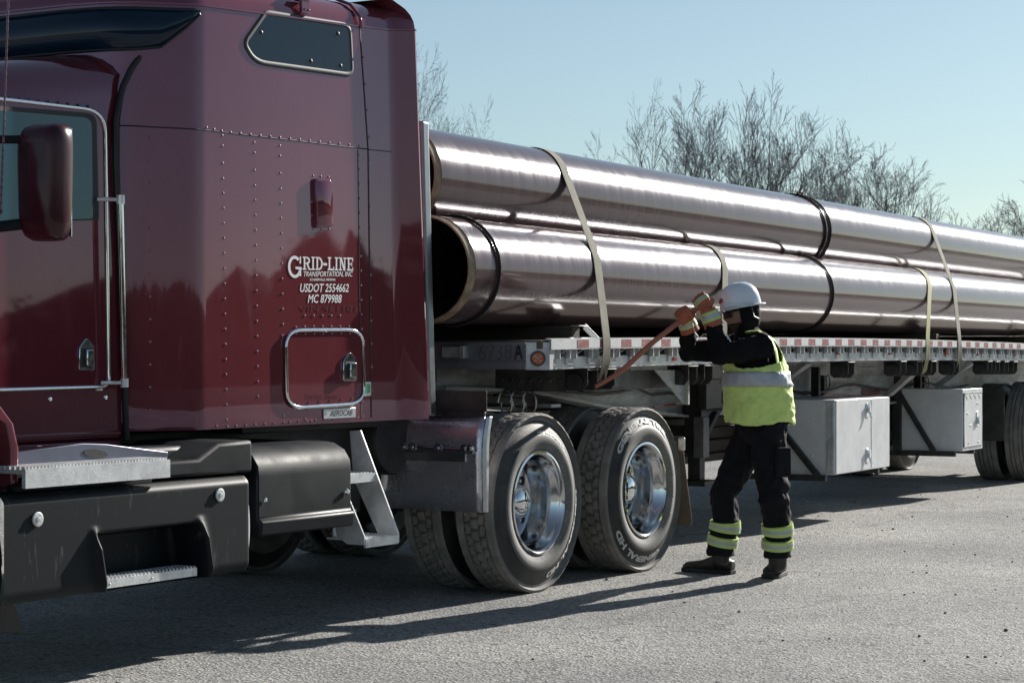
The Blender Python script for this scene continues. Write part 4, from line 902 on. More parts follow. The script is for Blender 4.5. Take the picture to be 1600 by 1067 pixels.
# ================================================================== THE TRAILER
trailer = thing('flatbed_trailer', 'long aluminium flatbed trailer with red and white striped rail carrying brown pipes', 'trailer', T_O, frame=TM, rotz=T_YAW)
VE = -1.285; UC = TP(858, 555, -1.27).x; UN = UC - 0.07; U0 = UN + 0.03; U1 = 14.2
def cz(u): return 0.035 * (1 - ((u - 5.0) / 6.2) ** 2)
def uloft(mb, prof, u0, u1, n=24):
    mb.loft([[V((u0 + (u1 - u0) * i / n, v, z + cz(u0 + (u1 - u0) * i / n))) for v, z in prof] for i in range(n + 1)])
f = MB(); uloft(f, [(-1.24, 1.395), (1.24, 1.395), (1.24, 1.445), (-1.24, 1.445)], U0, U1); build('deck', f, 'wood_deck', trailer)
ur = UC
for s in (-1, 1):
    f = MB()
    pr = [(s * 1.285, 1.39), (s * 1.285, 1.452), (s * 1.245, 1.456), (s * 1.245, 1.446), (s * 1.272, 1.444), (s * 1.272, 1.39)]
    uloft(f, pr if s > 0 else pr[::-1], ur, U1)
    rail = build('rub_rail', f, 'alu_old', trailer, smooth=30)
    if s < 0:
        f = MB(); u = ur + 0.34; k = 0; first = True
        while u < U1 - 0.3:
            L = 0.15 if k % 2 else 0.155; n = 2
            f.mat(1 if k % 2 else 0)
            a, b = u, u + L; f.add([(a, VE - 0.0015, 1.397 + cz(a)), (b, VE - 0.0015, 1.397 + cz(b)), (b, VE - 0.0015, 1.446 + cz(b)), (a, VE - 0.0015, 1.446 + cz(a))], [(0, 1, 2, 3)])
            u += L; k += 1
        build('reflective_tape', f, ['red_tape', 'white_tape'], rail, smooth=0)
    f = MB(); pr = [(s * 1.235, 1.275), (s * 1.235, 1.345), (s * 1.205, 1.349), (s * 1.205, 1.27)]
    uloft(f, pr if s > 0 else pr[::-1], ur, U1); f.mat(1); uloft(f, [(s * 1.20, 1.3), (s * 1.20, 1.40), (s * 1.18, 1.40), (s * 1.18, 1.3)], ur, U1); build('side_sill', f, ['alu_old', 'alu_dark'], trailer, smooth=30)
u = ur + 0.05; k = 0
while u < 11.5:
    f = MB(); z0 = cz(u)
    for a, b in ((0, 0.010), (0.085, 0.095)): f.box(u + a, u + b, -1.272, -1.215, 1.335 + z0, 1.392 + z0)
    f.box(u, u + 0.095, -1.245, -1.235, 1.30 + z0, 1.395 + z0)
    f.add([(u + 0.19, -1.272, 1.395 + z0), (u + 0.205, -1.272, 1.395 + z0), (u + 0.15, -1.215, 1.345 + z0), (u + 0.135, -1.215, 1.345 + z0)], [(0, 1, 2, 3)])
    build('stake_pocket', f, 'alu_old', trailer, smooth=0); u += 0.30 if k else 0.22; k += 1
# nose beam with the painted number, lamp on the cut corner
zt = 1.443; zb = TU(780, 577, UN).z; vc = -1.155
f = MB(); f.box(UN, UN + 0.03, vc, -vc, zb, zt); f.box(UN - 0.012, UN, vc, -vc, zb + 0.003, zb + 0.045); f.box(UN - 0.008, UN, vc, -vc, zt - 0.016, zt)
for (x, y) in [(820, 546), (820, 566)]: f.dome(TU(x, y, UN - 0.001), (-1, 0, 0), 0.013, 0.6, 10)
nose = build('nose_beam', f, 'alu_nose', trailer, bevel=0.002)
f = MB(); c = TU(712, 550, UN); f.box(UN - 0.035, UN, c.y - 0.05, c.y + 0.075, c.z - 0.033, c.z + 0.033); f.box(UN - 0.05, UN, c.y - 0.085, c.y - 0.05, c.z - 0.038, c.z + 0.038); build('nose_bracket', f, 'alu_old', nose, bevel=0.006)
f = MB(); text_on(f, 'A', TU(803, 562, UN - 0.004), TU(817, 561.5, UN - 0.004), TU(803, 536, UN - 0.004), 0, 0.02); build('lettering', f, 'black_letter', nose, smooth=0)
f = MB(); text_on(f, '6738', TU(748, 563, UN - 0.004), TU(800, 562, UN - 0.004), TU(748, 537, UN - 0.004), 0, 0.0); build('faded_lettering', f, 'ghost_num', nose, smooth=0)
f = MB(); f.prism([(UN - 0.002, vc, zb - 0.003), (UC, -1.272, zb - 0.003), (UC, -1.272, zt), (UN - 0.002, vc, zt)], (0.02, 0.02, 0)); f.box(UC, UC + 0.05, -1.272, -1.24, zb - 0.003, zt); pan = build('lamp_panel', f, 'alu_old', trailer, bevel=0.003)
cn = V((-(1.272 + vc) * -1, -0.072, 0)); cn = V((-0.117, -0.072, 0)).normalized(); c = V(((UN + UC) / 2, (vc - 1.272) / 2, TU(844, 560, UN).z)) + cn * 0.001
f = MB(); f.lathe([(0.046, 0), (0.046, 0.006), (0.040, 0.008), (0.034, 0.004)], c, cn, 24); build('lamp_ring', f, 'alu_dark', pan)
f = MB(); f.lathe([(0.036, 0), (0.034, 0.012), (0.02, 0.016), (0.001, 0.017)], c, cn, 24)
f.mat(1); tn = V((-cn.y, cn.x, 0))
for dx, dz in ((-0.014, 0.012), (0.014, 0.012), (0, 0), (-0.014, -0.012), (0.014, -0.012)): q = c + tn * dx + V((0, 0, dz)) + cn * 0.017; f.bar(q - tn * 0.005, q + tn * 0.005, 0.004, 0.004)
build('side_lamp', f, ['amber_lens', 'white_tape'], pan, smooth=40)
# main beams, coupler plate, cross members, gussets
f0 = MB()
for v in (-0.52, 0.52):
    f = MB(); pts = [(UN + 0.05, 1.17), (0.6, 1.13), (1.9, 0.98), (3.2, 0.88), (13.8, 0.88)]
    for (a, b) in zip(pts, pts[1:]):
        n = 6
        for i in range(n):
            u0, u1 = a[0] + (b[0] - a[0]) * i / n, a[0] + (b[0] - a[0]) * (i + 1) / n; z0, z1 = a[1] + (b[1] - a[1]) * i / n, a[1] + (b[1] - a[1]) * (i + 1) / n
            c0, c1 = cz(u0), cz(u1)
            f.hexa([(u0, v - 0.008, z0 + c0), (u1, v - 0.008, z1 + c1), (u1, v + 0.008, z1 + c1), (u0, v + 0.008, z0 + c0)], [(u0, v - 0.008, 1.39 + c0), (u1, v - 0.008, 1.39 + c1), (u1, v + 0.008, 1.39 + c1), (u0, v + 0.008, 1.39 + c0)])
            f.hexa([(u0, v - 0.07, z0 - 0.02 + c0), (u1, v - 0.07, z1 - 0.02 + c1), (u1, v + 0.07, z1 - 0.02 + c1), (u0, v + 0.07, z0 - 0.02 + c0)], [(u0, v - 0.07, z0 + c0), (u1, v - 0.07, z1 + c1), (u1, v + 0.07, z1 + c1), (u0, v + 0.07, z0 + c0)])
    for zz in (1.0, 1.06, 1.12, 1.2):
        f.box(3.2, 13.5, v - 0.014, v - 0.008, zz + cz(8) , zz + 0.008 + cz(8))
    for i in range(60): f.dome((2.2 + i * 0.1, v - 0.009, 1.225 + cz(2.2 + i * 0.1)), (0, -1, 0), 0.010, 0.6, 6)
    for i in range(8): f.dome((0.9 + (i % 4) * 0.3, v - 0.009, 1.18 + 0.08 * (i // 4)), (0, -1, 0), 0.012, 0.6, 6)
    build('main_beam', f, 'trailer_white', trailer, smooth=30)
uc = 0.30; vr_ = TU(885, 596, uc).y; vl_ = -vr_; z0, z1 = TU(790, 608, uc).z, TU(790, 580, uc).z
f = MB(); f.box(uc, uc + 0.01, vr_, vl_, z0, z1 + 0.06); f.box(uc, 2.0, vr_, vl_, z0 - 0.012, z0); f.prism([(uc, vr_ - 0.012, z0), (2.0, vr_ - 0.012, z0), (2.0, vr_ - 0.012, z1), (uc, vr_ - 0.012, z1)], (0, 0.01, 0))
for i in range(30): f.dome((uc, vr_ + 0.05 + i * (vl_ - vr_ - 0.1) / 29, (z0 + z1) / 2), (-1, 0, 0), 0.015, 0.6, 8)
build('coupler_plate', f, 'alu_dark', trailer, bevel=0.003)
f = MB(); f.box(2.6, 5.0, -0.42, 1.0, 0.52, 0.58); f.box(2.6, 5.0, -0.38, 0.9, 0.585, 0.68); f.box(2.6, 4.8, -0.35, 0.9, 0.69, 0.78); f.box(2.65, 5.0, -0.38, 0.8, 0.79, 0.87)
for u_ in (2.7, 4.9): f.box(u_ - 0.03, u_ + 0.03, -0.46, -0.42, 0.50, 0.92); f.box(u_ - 0.03, u_ + 0.03, 1.0, 1.04, 0.50, 0.92)
build('dunnage_rack', f, 'wood', trailer, bevel=0.006)
f = MB(); f.box(7.4, 9.9, -0.44, -0.36, 0.62, 0.86); f.box(7.4, 9.9, 0.36, 0.44, 0.62, 0.86); f.box(7.5, 7.6, -0.44, 0.44, 0.50, 0.86); f.box(8.6, 8.75, -0.44, 0.44, 0.46, 0.86); f.tube([(8.0, -0.3, 0.6), (9.6, -0.3, 0.6)], 0.14, 16); build('added_dark_frame', f, 'black', trailer, bevel=0.006)  # dark frame added to cover bright ground in the gap between toolboxes
u = UN + 0.3
while u < 13.6:
    f = MB(); z = cz(u); f.box(u, u + 0.01, -1.19, 1.19, 1.30 + z, 1.392 + z); f.box(u, u + 0.06, -1.19, 1.19, 1.292 + z, 1.30 + z); build('cross_member', f, 'alu_dark', trailer); u += 0.42
def gusset(px0, px1, py0, py1, v, matn='trailer_white'):
    A_, B_, C_ = TP(px0, py0, v), TP(px1, py0, v), TP(px1, py1, v); f = MB()
    f.prism([A_, B_, C_], (0, 0.012, 0)); f.box(B_.x - 0.015, B_.x + 0.015, v - 0.03, v + 0.06, C_.z, B_.z)
    return build('gusset', f, matn, trailer, bevel=0.002)
gusset(1024, 1070, 578, 632, -1.16)
for (x0, y0, x1, y1) in [(1262, 566, 1214, 602), (1432, 578, 1390, 615), (1518, 566, 1462, 604)]:
    A_, B_ = TP(x0, y0, -1.15), TP(x1, y1, -0.78); f = MB(); f.bar(A_, B_, 0.05, 0.05); build('brace', f, 'alu_old', trailer, bevel=0.004)
# landing gear
lv = -0.62
c = TP(1088, 640, lv)
f = MB(); f.box(c.x - 0.07, c.x + 0.07, lv - 0.07, lv + 0.07, 0.62, 1.30); f.box(c.x - 0.05, c.x + 0.05, lv - 0.05, lv + 0.05, 0.42, 0.62); f.box(c.x - 0.12, c.x + 0.12, lv - 0.12, lv + 0.12, 0.38, 0.42)
f.box(c.x - 0.05, c.x + 0.05, -lv - 0.05, -lv + 0.05, 0.42, 1.30); f.box(c.x - 0.12, c.x + 0.12, -lv - 0.12, -lv + 0.12, 0.38, 0.42); f.box(c.x - 0.02, c.x + 0.02, lv, -lv, 0.75, 0.83)
f.bar((c.x + 0.1, lv, 0.7), (c.x + 0.75, lv, 1.2), 0.05, 0.05); f.box(c.x - 0.14, c.x + 0.16, lv - 0.14, lv - 0.07, 0.95, 1.18)
build('landing_gear', f, 'black', trailer, bevel=0.006)
f = MB(); c2 = TP(1095, 690, -0.75); f.box(c2.x - 0.02, c2.x + 0.09, -0.78, -0.70, 0.6, 0.9); f.tube([(c2.x, -0.8, 0.95), (c2.x, -1.12, 0.98), (c2.x + 0.02, -1.16, 0.7), (c2.x + 0.02, -1.25, 0.68)], 0.012, 8); build('crank', f, 'alu_dark', trailer, bevel=0.004)
# winches under the sill
def winch(pxc, name='winch'):
    c = TP(pxc, 575, -1.2); u = c.x; z = 1.27 + cz(u); f = MB()
    for du in (-0.075, 0.068): f.prism([(u + du, -1.245, z), (u + du, -1.09, z), (u + du, -1.09, z - 0.11), (u + du, -1.12, z - 0.135), (u + du, -1.215, z - 0.135), (u + du, -1.245, z - 0.10)], (0.007, 0, 0))
    f.tube([(u - 0.10, -1.168, z - 0.08), (u + 0.12, -1.168, z - 0.08)], 0.03, 12); f.lathe([(0.001, 0.0), (0.055, 0), (0.055, 0.012), (0.03, 0.02), (0.03, 0.05), (0.001, 0.05)], (u + 0.085, -1.168, z - 0.08), (-1 if False else 1, 0, 0), 14)
    f.lathe([(0.001, 0.0), (0.052, 0), (0.052, 0.012), (0.001, 0.012)], (u - 0.095, -1.168, z - 0.08), (-1, 0, 0), 14)
    f.box(u - 0.085, u + 0.085, -1.25, -1.09, z - 0.012, z - 0.004)
    return build(name, f, 'black', trailer, bevel=0.002)
for pxc in (916, 943, 1073, 1098, 1322, 1404, 1430, 1452, 1488, 1540, 1552, 1566, 1580): winch(pxc)
# marker lamps
for (x, y) in [(1108 + 200, 552), (1390, 552), (1527, 553.5), (1585, 555), (1052, 561)]:
    c = TP(x, y, -1.237); f = MB(); f.box(c.x - 0.03, c.x + 0.03, c.y - 0.016, c.y, c.z - 0.012, c.z + 0.012); build('marker_lamp', f, 'red_lens', trailer, bevel=0.004)
c = TP(1478, 549, -1.237); f = MB(); f.box(c.x - 0.05, c.x + 0.05, c.y - 0.02, c.y, c.z - 0.035, c.z + 0.025); build('marker_lamp', f, 'amber_lens', trailer, bevel=0.006)
# lettered plate on the beam
f = MB(); pq = [TP(x, y, -0.53) for x, y in [(1346, 606), (1374, 604.5), (1374, 617), (1346, 618)]]; f.prism([p + V((0, -0.004, 0)) for p in pq], (0, 0.004, 0)); pl_ = build('number_plate', f, 'plate_red', trailer)
f = MB(); text_on(f, 'BIG 90001', TP(1348, 616, -0.536), TP(1373, 615, -0.536), TP(1348, 608, -0.536), 0, 0.02); build('lettering', f, 'red_tape', pl_, smooth=0)
f = MB(); f.tube([V((0.2 + 0.3 * i, -0.575 - 0.012 * math.sin(i * 1.3), 1.02 + 0.03 * math.sin(i * 0.9) + (0.08 if i < 8 else 0) + cz(0.2 + 0.3 * i))) for i in range(36)], 0.011, 6); build('air_line', f, 'black', trailer, smooth=60)
f = MB(); f.tube([V((2.6 + 0.3 * i, -0.58, 0.955 + 0.012 * math.sin(i * 1.1) + cz(2.6 + 0.3 * i))) for i in range(28)], 0.008, 6); build('wiring', f, 'red_lens', trailer, smooth=60)
# hanging hook rings
for px in (1293, 1448):
    c = TP(px, 597, -0.56); f = MB(); f.tube([c + V((0.06 * math.cos(t * math.pi / 8), 0, 0.06 * math.sin(t * math.pi / 8))) for t in range(16)], 0.006, 6, closed=True); f.box(c.x - 0.14, c.x - 0.06, c.y - 0.02, c.y + 0.03, c.z - 0.17, c.z + 0.06); build('hanger', f, 'black', trailer, bevel=0.003)
# tool boxes
def toolbox(pxa, pxb, pyt, pyb, v0, wv, kind):
    A_ = TP(pxa, pyt, v0); B_ = TP(pxb, pyb, v0); u0, u1 = A_.x, B_.x; zt = A_.z; zb = TP(pxa, pyb + (12 if kind == 'A' else 3), v0).z if kind == 'A' else TP(pxa, pyb, v0).z
    f = MB(); f.box(u0, u1, v0, v0 + wv, zb, zt)
    for (a, b) in ((0.3, 0.25), (0.55, 0.35), (0.3, 0.75), (0.62, 0.8), (0.15, 0.9), (0.9, 0.12)): f.dome((u0, v0 + wv * a, zb + (zt - zb) * b), (-1, 0, 0), 0.011, 0.5, 8)
    o = build('toolbox', f, 'box_white', trailer, bevel=0.006)
    if kind == 'A':
        f = MB(); f.box(u0 + 0.012, u1 - 0.004, v0 - 0.012, v0, zb + 0.006, zt - 0.004); um = u0 + (u1 - u0) * 0.64
        f.box(um, um + 0.006, v0 - 0.015, v0 - 0.012, zb + 0.01, zt - 0.01); dr = build('toolbox_door', f, 'box_white', o, bevel=0.003)
        f = MB(); f.box(u0 - 0.006, u0 - 0.001, v0 + 0.003, v0 + 0.07, zb + 0.01, zt - 0.01)
        for i in range(22): f.dome((u0 - 0.006, v0 + 0.052, zb + 0.03 + i * (zt - zb - 0.06) / 21), (-1, 0, 0), 0.007, 0.6, 6); f.tube([(u0 - 0.006, v0 + 0.012, zb + 0.02 + i * (zt - zb - 0.06) / 21), (u0 - 0.006, v0 + 0.012, zb + 0.038 + i * (zt - zb - 0.06) / 21)], 0.008, 6)
        build('hinge', f, 'alu_old', o, smooth=40)
        for z in (zt - 0.10, zb + 0.12):
            f = MB(); uu = um - 0.1; f.box(uu - 0.035, uu + 0.035, v0 - 0.018, v0 - 0.012, z - 0.06, z + 0.06); f.box(uu - 0.02, uu + 0.02, v0 - 0.04, v0 - 0.018, z - 0.02, z + 0.045); f.tube([(uu, v0 - 0.03, z - 0.01), (uu, v0 - 0.05, z - 0.07)], 0.009, 8); build('latch', f, 'chrome', o, bevel=0.003)
    else:
        f = MB(); f.box(u0 + 0.03, u1 - 0.03, v0 - 0.008, v0, zb + 0.04, zt - 0.04)
        for a, b in ((0.2, 0.6), (0.25, 0.12), (0.75, 0.12), (0.7, 0.75), (0.35, 0.4)): f.dome((u0 + (u1 - u0) * a, v0 - 0.008, zb + (zt - zb) * b), (0, -1, 0), 0.013, 0.5, 8)
        for i in range(4):
            w_ = (u1 - u0 - 0.1) / 4; f.add([(u0 + 0.05 + w_ * i, v0 - 0.010, zt - 0.05), (u0 + 0.05 + w_ * (i + 1), v0 - 0.010, zt - 0.05), (u0 + 0.05 + w_ * (i + 0.6), v0 - 0.012, zt - 0.10)], [(0, 1, 2)])
        dr = build('toolbox_door', f, 'box_white', o, bevel=0.003)
        f = MB(); f.tube([(u0 + 0.03, v0 - 0.006, zb + 0.04), (u1 - 0.03, v0 - 0.006, zb + 0.04), (u1 - 0.03, v0 - 0.006, zt - 0.04), (u0 + 0.03, v0 - 0.006, zt - 0.04)], 0.006, 6, closed=True); build('door_gasket', f, 'seam', o)
        f = MB(); uu = u0 + (u1 - u0) * 0.7; z = (zt + zb) / 2; f.box(uu - 0.04, uu + 0.04, v0 - 0.014, v0 - 0.008, z - 0.07, z + 0.07); f.box(uu - 0.02, uu + 0.02, v0 - 0.035, v0 - 0.014, z - 0.05, z + 0.02); build('latch', f, 'chrome', o, bevel=0.003)
    f = MB(); f.box(u0 - 0.05, u0 - 0.003, v0 + 0.06, v0 + wv + 0.25, zb - 0.05, zb - 0.002); f.box(u0 - 0.05, u0 - 0.004, v0 + wv - 0.03, v0 + wv + 0.04, zb - 0.05, 1.25); f.bar((u0 - 0.028, v0 + 0.12 if kind == 'A' else v0 + wv * 0.42, zb - 0.02), (u0 - 0.028, v0 + wv, zt - 0.03), 0.045, 0.045, (1, 0, 0))
    g2 = MB(); g2.box(u1 - 0.1, u1 - 0.05, v0 + 0.06, v0 + wv + 0.25, zb - 0.05, zb - 0.002); g2.box(u1 - 0.1, u1 - 0.05, v0 + wv - 0.03, v0 + wv + 0.04, zb - 0.05, 1.25); build('toolbox_bracket', g2, 'black', o, bevel=0.003)
    build('toolbox_bracket', f, 'black', o, bevel=0.003)
toolbox(1304, 1388, 625, 730, -1.22, 0.62, 'A')
toolbox(1504, 1535, 608, 705, -1.22, 0.62, 'B')
# trailer axles
for k, u in enumerate((11.25, 12.5)):
    dual_wheel(trailer, u, -1.08, -0.74, R(20 * k), tyre=rib_me); dual_wheel(trailer, u, 1.08, 0.74, R(50 * k), 1, tyre=rib_me, letters=None)
f = MB()
for u in (11.25, 12.5): f.tube([(u, -1.0, TR_), (u, 1.0, TR_)], 0.07, 10)
f.box(10.4, 13.4, -0.5, -0.42, 0.72, 0.85); f.box(10.4, 13.4, 0.42, 0.5, 0.72, 0.85); build('axles', f, 'black', trailer, bevel=0.005)
build('mud_flap', MB().box(10.40, 10.41, -1.05, -0.6, 0.45, 1.0), 'black', trailer); build('mud_flap', MB().box(10.40, 10.41, 0.6, 1.25, 0.35, 1.0), 'black', trailer)

# ================================================================== THE PIPES AND THEIR LASHINGS
PR = 0.305; DZ = 1.545
lowv = [-0.865 + 0.612 * i for i in range(4)]
lowz = DZ + PR; upz = lowz + math.sqrt((2 * PR + 0.012) ** 2 - 0.306 ** 2)
def pipe(v, z, u0, label):
    o = V((u0, v, z)); L = 13.4 - u0; n = 14
    t = tag_root = thing('steel_pipe', label, 'pipe', TM @ V((u0 + L / 2, v, z - PR)), frame=TM, group='brown coated pipes on the flatbed', rotz=T_YAW)
    f = MB(); f.lathe([(PR, 0.06)] + [(PR, 0.06 + (L - 0.12) * i / n) for i in range(1, n)] + [(PR, L - 0.06)], o, (1, 0, 0), 96); build('coating', f, 'pipe', t, smooth=60)
    f = MB()
    f.lathe([(PR + 0.0015, 0.062), (PR - 0.003, 0.058), (PR - 0.005, 0.006), (PR - 0.008, 0.0), (PR - 0.016, 0.0), (PR - 0.016, 0.03)], o, (1, 0, 0), 96); build('bare_end', MB().lathe([(PR - 0.003, L - 0.06), (PR - 0.005, L), (PR - 0.016, L)], o, (1, 0, 0), 64), 'pipe_end', t, smooth=50); build('bare_end', f, 'pipe_end', t, smooth=50)
    f = MB(); f.lathe([(PR - 0.0165, 0.028), (PR - 0.0165, L)], o, (1, 0, 0), 64); build('bore', f, 'pipe_in', t, smooth=60)
    return t
uL, uU = TP(735, 420, lowv[0] - PR).x, TP(682, 275, lowv[0] + 0.306 - PR).x
pipe(lowv[0], lowz, uL, 'lower front brown pipe, its open end beside the sleeper edge')
pipe(lowv[0] + 0.306, upz, uU, 'upper front brown pipe, lying in the top layer against the sky')
pipe(lowv[1], lowz, uL + 0.05, 'second lower brown pipe, behind the front one under the top layer')
pipe(lowv[2], lowz, uL - 0.03, 'third lower brown pipe, deep inside the bottom layer')
pipe(lowv[3], lowz, uL + 0.02, 'far side lower brown pipe, at the hidden edge of the bottom layer')
pipe(lowv[0] + 0.918, upz, uU + 0.04, 'second upper brown pipe, hidden behind the upper front pipe')
pipe(lowv[0] + 1.53, upz, uU - 0.02, 'far side upper brown pipe, at the hidden edge of the top layer')

def strap(path, width, label, matn):         # path of (u, v, z), webbing lying along it
    f = MB(); pts = [V(p) for p in path]; vs = []; n = len(pts); th = 0.0025
    for i, p in enumerate(pts):
        t = (pts[min(i + 1, n - 1)] - pts[max(i - 1, 0)]).normalized(); s = V((1, 0, 0)); s = (s - t * s.dot(t)).normalized() * (width / 2); nn = t.cross(s).normalized() * th
        vs.append([p - s - nn, p + s - nn, p + s + nn, p - s + nn])
    f.loft(vs); f.v = [TM @ p for p in f.v]
    o = build('cargo_strap', f, matn, smooth=60); tag(o, label, 'strap', 'webbing straps over the pipes'); return o
def arc_pts(v, z, a0, a1, u0, u1, r=PR + 0.005, n=14):
    return [V((u0 + (u1 - u0) * i / n, v + r * math.cos(R(a0 + (a1 - a0) * i / n)), z + r * math.sin(R(a0 + (a1 - a0) * i / n)))) for i in range(n + 1)]
vU = lowv[0] + 0.306; vF = lowv[0] + 1.53
def run(pts, u0, u1):           # spread u evenly along the unrolled length
    L = [0.0]
    for p, q in zip(pts, pts[1:]): L.append(L[-1] + math.hypot(q.y - p.y, q.z - p.z))
    return [V((u0 + (u1 - u0) * l_ / L[-1], p.y, p.z)) for p, l_ in zip(pts, L)]
def foot_of(uw, ur_):
    return [V((uw, -1.165, 1.14 + cz(uw))), V((uw, -1.20, 1.16 + cz(uw))), V((ur_ - (ur_ - uw) * 0.4, -1.268, 1.30 + cz(uw))), V((ur_, -1.294, 1.39 + cz(ur_)))]
def over_top(uw, ur_, ut, label, matn):
    zr = 1.456 + cz(ur_)
    body = [V((0, -1.292, zr))] + [V((0, -1.292, zr)).lerp(V((0, lowv[0] + (PR + .005) * math.cos(R(165)), lowz + (PR + .005) * math.sin(R(165)))), k / 4) for k in (1, 2, 3)]
    lo_ = arc_pts(lowv[0], lowz, 165, 150, 0, 0, n=4); up_ = arc_pts(vU, upz, 150, 90, 0, 0, n=14)
    body += lo_ + [lo_[-1].lerp(up_[0], k / 4) for k in (1, 2, 3)] + up_
    path = foot_of(uw, ur_) + run(body, ur_, ut)
    path += arc_pts(vF, upz, 90, 20, ut, ut, n=8) + arc_pts(lowv[3], lowz, 24, 0, ut, ut, n=4) + [V((ut, 1.29, zr)), V((ut, 1.22, 1.15))]
    strap(path, 0.095, label, matn)
def over_low(uw, ur_, ut, label, matn):
    zr = 1.456 + cz(ur_)
    body = [V((0, -1.292, zr))] + arc_pts(lowv[0], lowz, 165, 92, 0, 0, n=16)
    path = foot_of(uw, ur_) + run(body, ur_, ut)
    path += [V((ut, lowv[1], lowz + PR + 0.006)), V((ut, lowv[2], lowz + PR + 0.006))] + arc_pts(lowv[3], lowz, 90, 0, ut, ut, n=8) + [V((ut, 1.29, zr)), V((ut, 1.22, 1.15))]
    strap(path, 0.08, label, matn)
def uat(px, py, v): return TP(px, py, v).x
over_top(uat(938, 595, -1.2), uat(947, 540, -1.29), uat(838, 232, vU - 0.02), 'nearest grey strap over both pipes, running down to the bar', 'strap')
over_low(uat(1132, 575, -1.2), uat(1131, 540, -1.29), uat(1096, 378, lowv[0]), 'grey strap over the lower pipe, coming down behind the white hard hat', 'strap')
over_low(uat(1444, 573, -1.2), uat(1449, 535, -1.29), uat(1424, 412, lowv[0]), 'yellowish strap over the lower pipe just left of the far grey strap', 'strap_y')
over_top(uat(1496, 573, -1.2), uat(1499, 535, -1.29), uat(1428, 332, vU - 0.02), 'far grey strap over both pipes at the right', 'strap')
over_top(uat(1640, 575, -1.2), uat(1645, 535, -1.29), uat(1620, 350, vU - 0.02), 'grey strap over both pipes just beyond the right edge', 'strap')

def rope(v, z, us, label, tail=None, r=0.010):
    f = MB()
    for (u0, du) in us:
        n = 340; pts = []; 
        for i in range(n):
            a = 2 * math.pi * i / n; q = V((u0 + du * math.sin(a * 0.5 + 0.4), v + (PR + r) * math.cos(a), z + (PR + r) * math.sin(a))); pts.append(q)
        for ph in (0, math.pi):
            pp = []
            for i, q in enumerate(pts):
                a = 2 * math.pi * i / n; t = a * 56 + ph; rad = V((0, math.cos(a), math.sin(a))); pp.append(q + rad * (0.0042 * math.cos(t)) + V((0.0042 * math.sin(t), 0, 0)))
            f.tube(pp, r * 0.72, 6, closed=True)
        if tail: f.tube([pts[tail], pts[tail] + V((-0.05, -0.02, 0.035)), pts[tail] + V((-0.12, -0.03, 0.02))], r * 0.8, 6)
    f.v = [TM @ p for p in f.v]
    o = build('spacer_rope', f, 'rope', smooth=60); tag(o, label, 'rope', 'black ropes tied round the pipes')
rope(lowv[0], lowz, [(uat(779, 420, lowv[0] - PR), 0.0)], 'black rope round the open end of the lower pipe')
rope(lowv[0], lowz, [(uat(1299, 450, lowv[0] - PR), 0.02)], 'single black rope round the middle of the lower pipe', tail=90)
rope(vU, upz, [(uat(1289, 345, vU - PR), 0.0), (uat(1293, 345, vU - PR), 0.06)], 'doubled black rope round the upper pipe', tail=95, r=0.009)

# dunnage timbers
def timber(u, vn, label, w_=0.09):
    f = MB(); z0 = 1.4455 + cz(u); f.box(u - w_ / 2, u + w_ / 2, vn, 1.15, z0, DZ - 0.002); f.v = [TM @ p for p in f.v]
    o = build('dunnage_timber', f, 'wood', bevel=0.005); tag(o, label, 'timber', 'timbers under the pipes'); return o
ut = uat(900, 518, -1.12); timber(ut, -1.12, 'dark timber under the pipes by the nearest strap, strapped with a metal clip', 0.10)
f = MB(); f.bar((ut - 0.05, -1.135, DZ + 0.0), (ut + 0.07, -1.14, DZ - 0.002), 0.06, 0.006); f.bar((ut + 0.07, -1.14, DZ), (ut + 0.15, -1.2, 1.452), 0.05, 0.006, (0, 1, 0)); f.tube([(ut - 0.25, -1.2, 1.462), (ut + 0.17, -1.2, 1.462)], 0.012, 8); f.v = [TM @ p for p in f.v]
o = build('timber_clip', f, 'alu_old', bevel=0.002); tag(o, 'bent metal clip over the end of the nearest dark timber', 'clip')
timber(uat(1180, 522, -1.1), -1.05, 'dark timber under the pipes hidden behind the worker')
timber(uat(1462, 520, -1.15), -1.17, 'pale ended timber under the pipes beside the yellowish strap')
timber(11.5, -1.05, 'timber under the pipes above the trailer wheels')

# ================================================================== THE WORKER AND THE BAR
bA, bB = W(938, 598, 12.86), W(1104, 470, 12.84)
f = MB(); dB = (bB - bA).normalized()
f.tube([bA - dB * 0.04, bA + dB * 0.10 + V((0, 0, -0.022)), bA + dB * 0.19 + V((0, 0, -0.026)), bA + dB * 0.27 + V((0, 0, -0.014)), bA + dB * 0.42, bB], [0.013, 0.0145, 0.016, 0.0165, 0.016, 0.016], 12)
o = build('winch_bar', f, 'bar', smooth=60); tag(o, 'red steel winch bar held by the worker, its tip in the strap winch', 'bar')
foot = W(1165, 900, 13.0); foot.z = 0
man = thing('person', 'worker in white hard hat, lime vest and black clothes, leaning on a red bar', 'person', foot)
LF = -cd; FW = -cr       # the worker's left (towards us) and forward
def wl(px, py, d): return W(px, py, d)
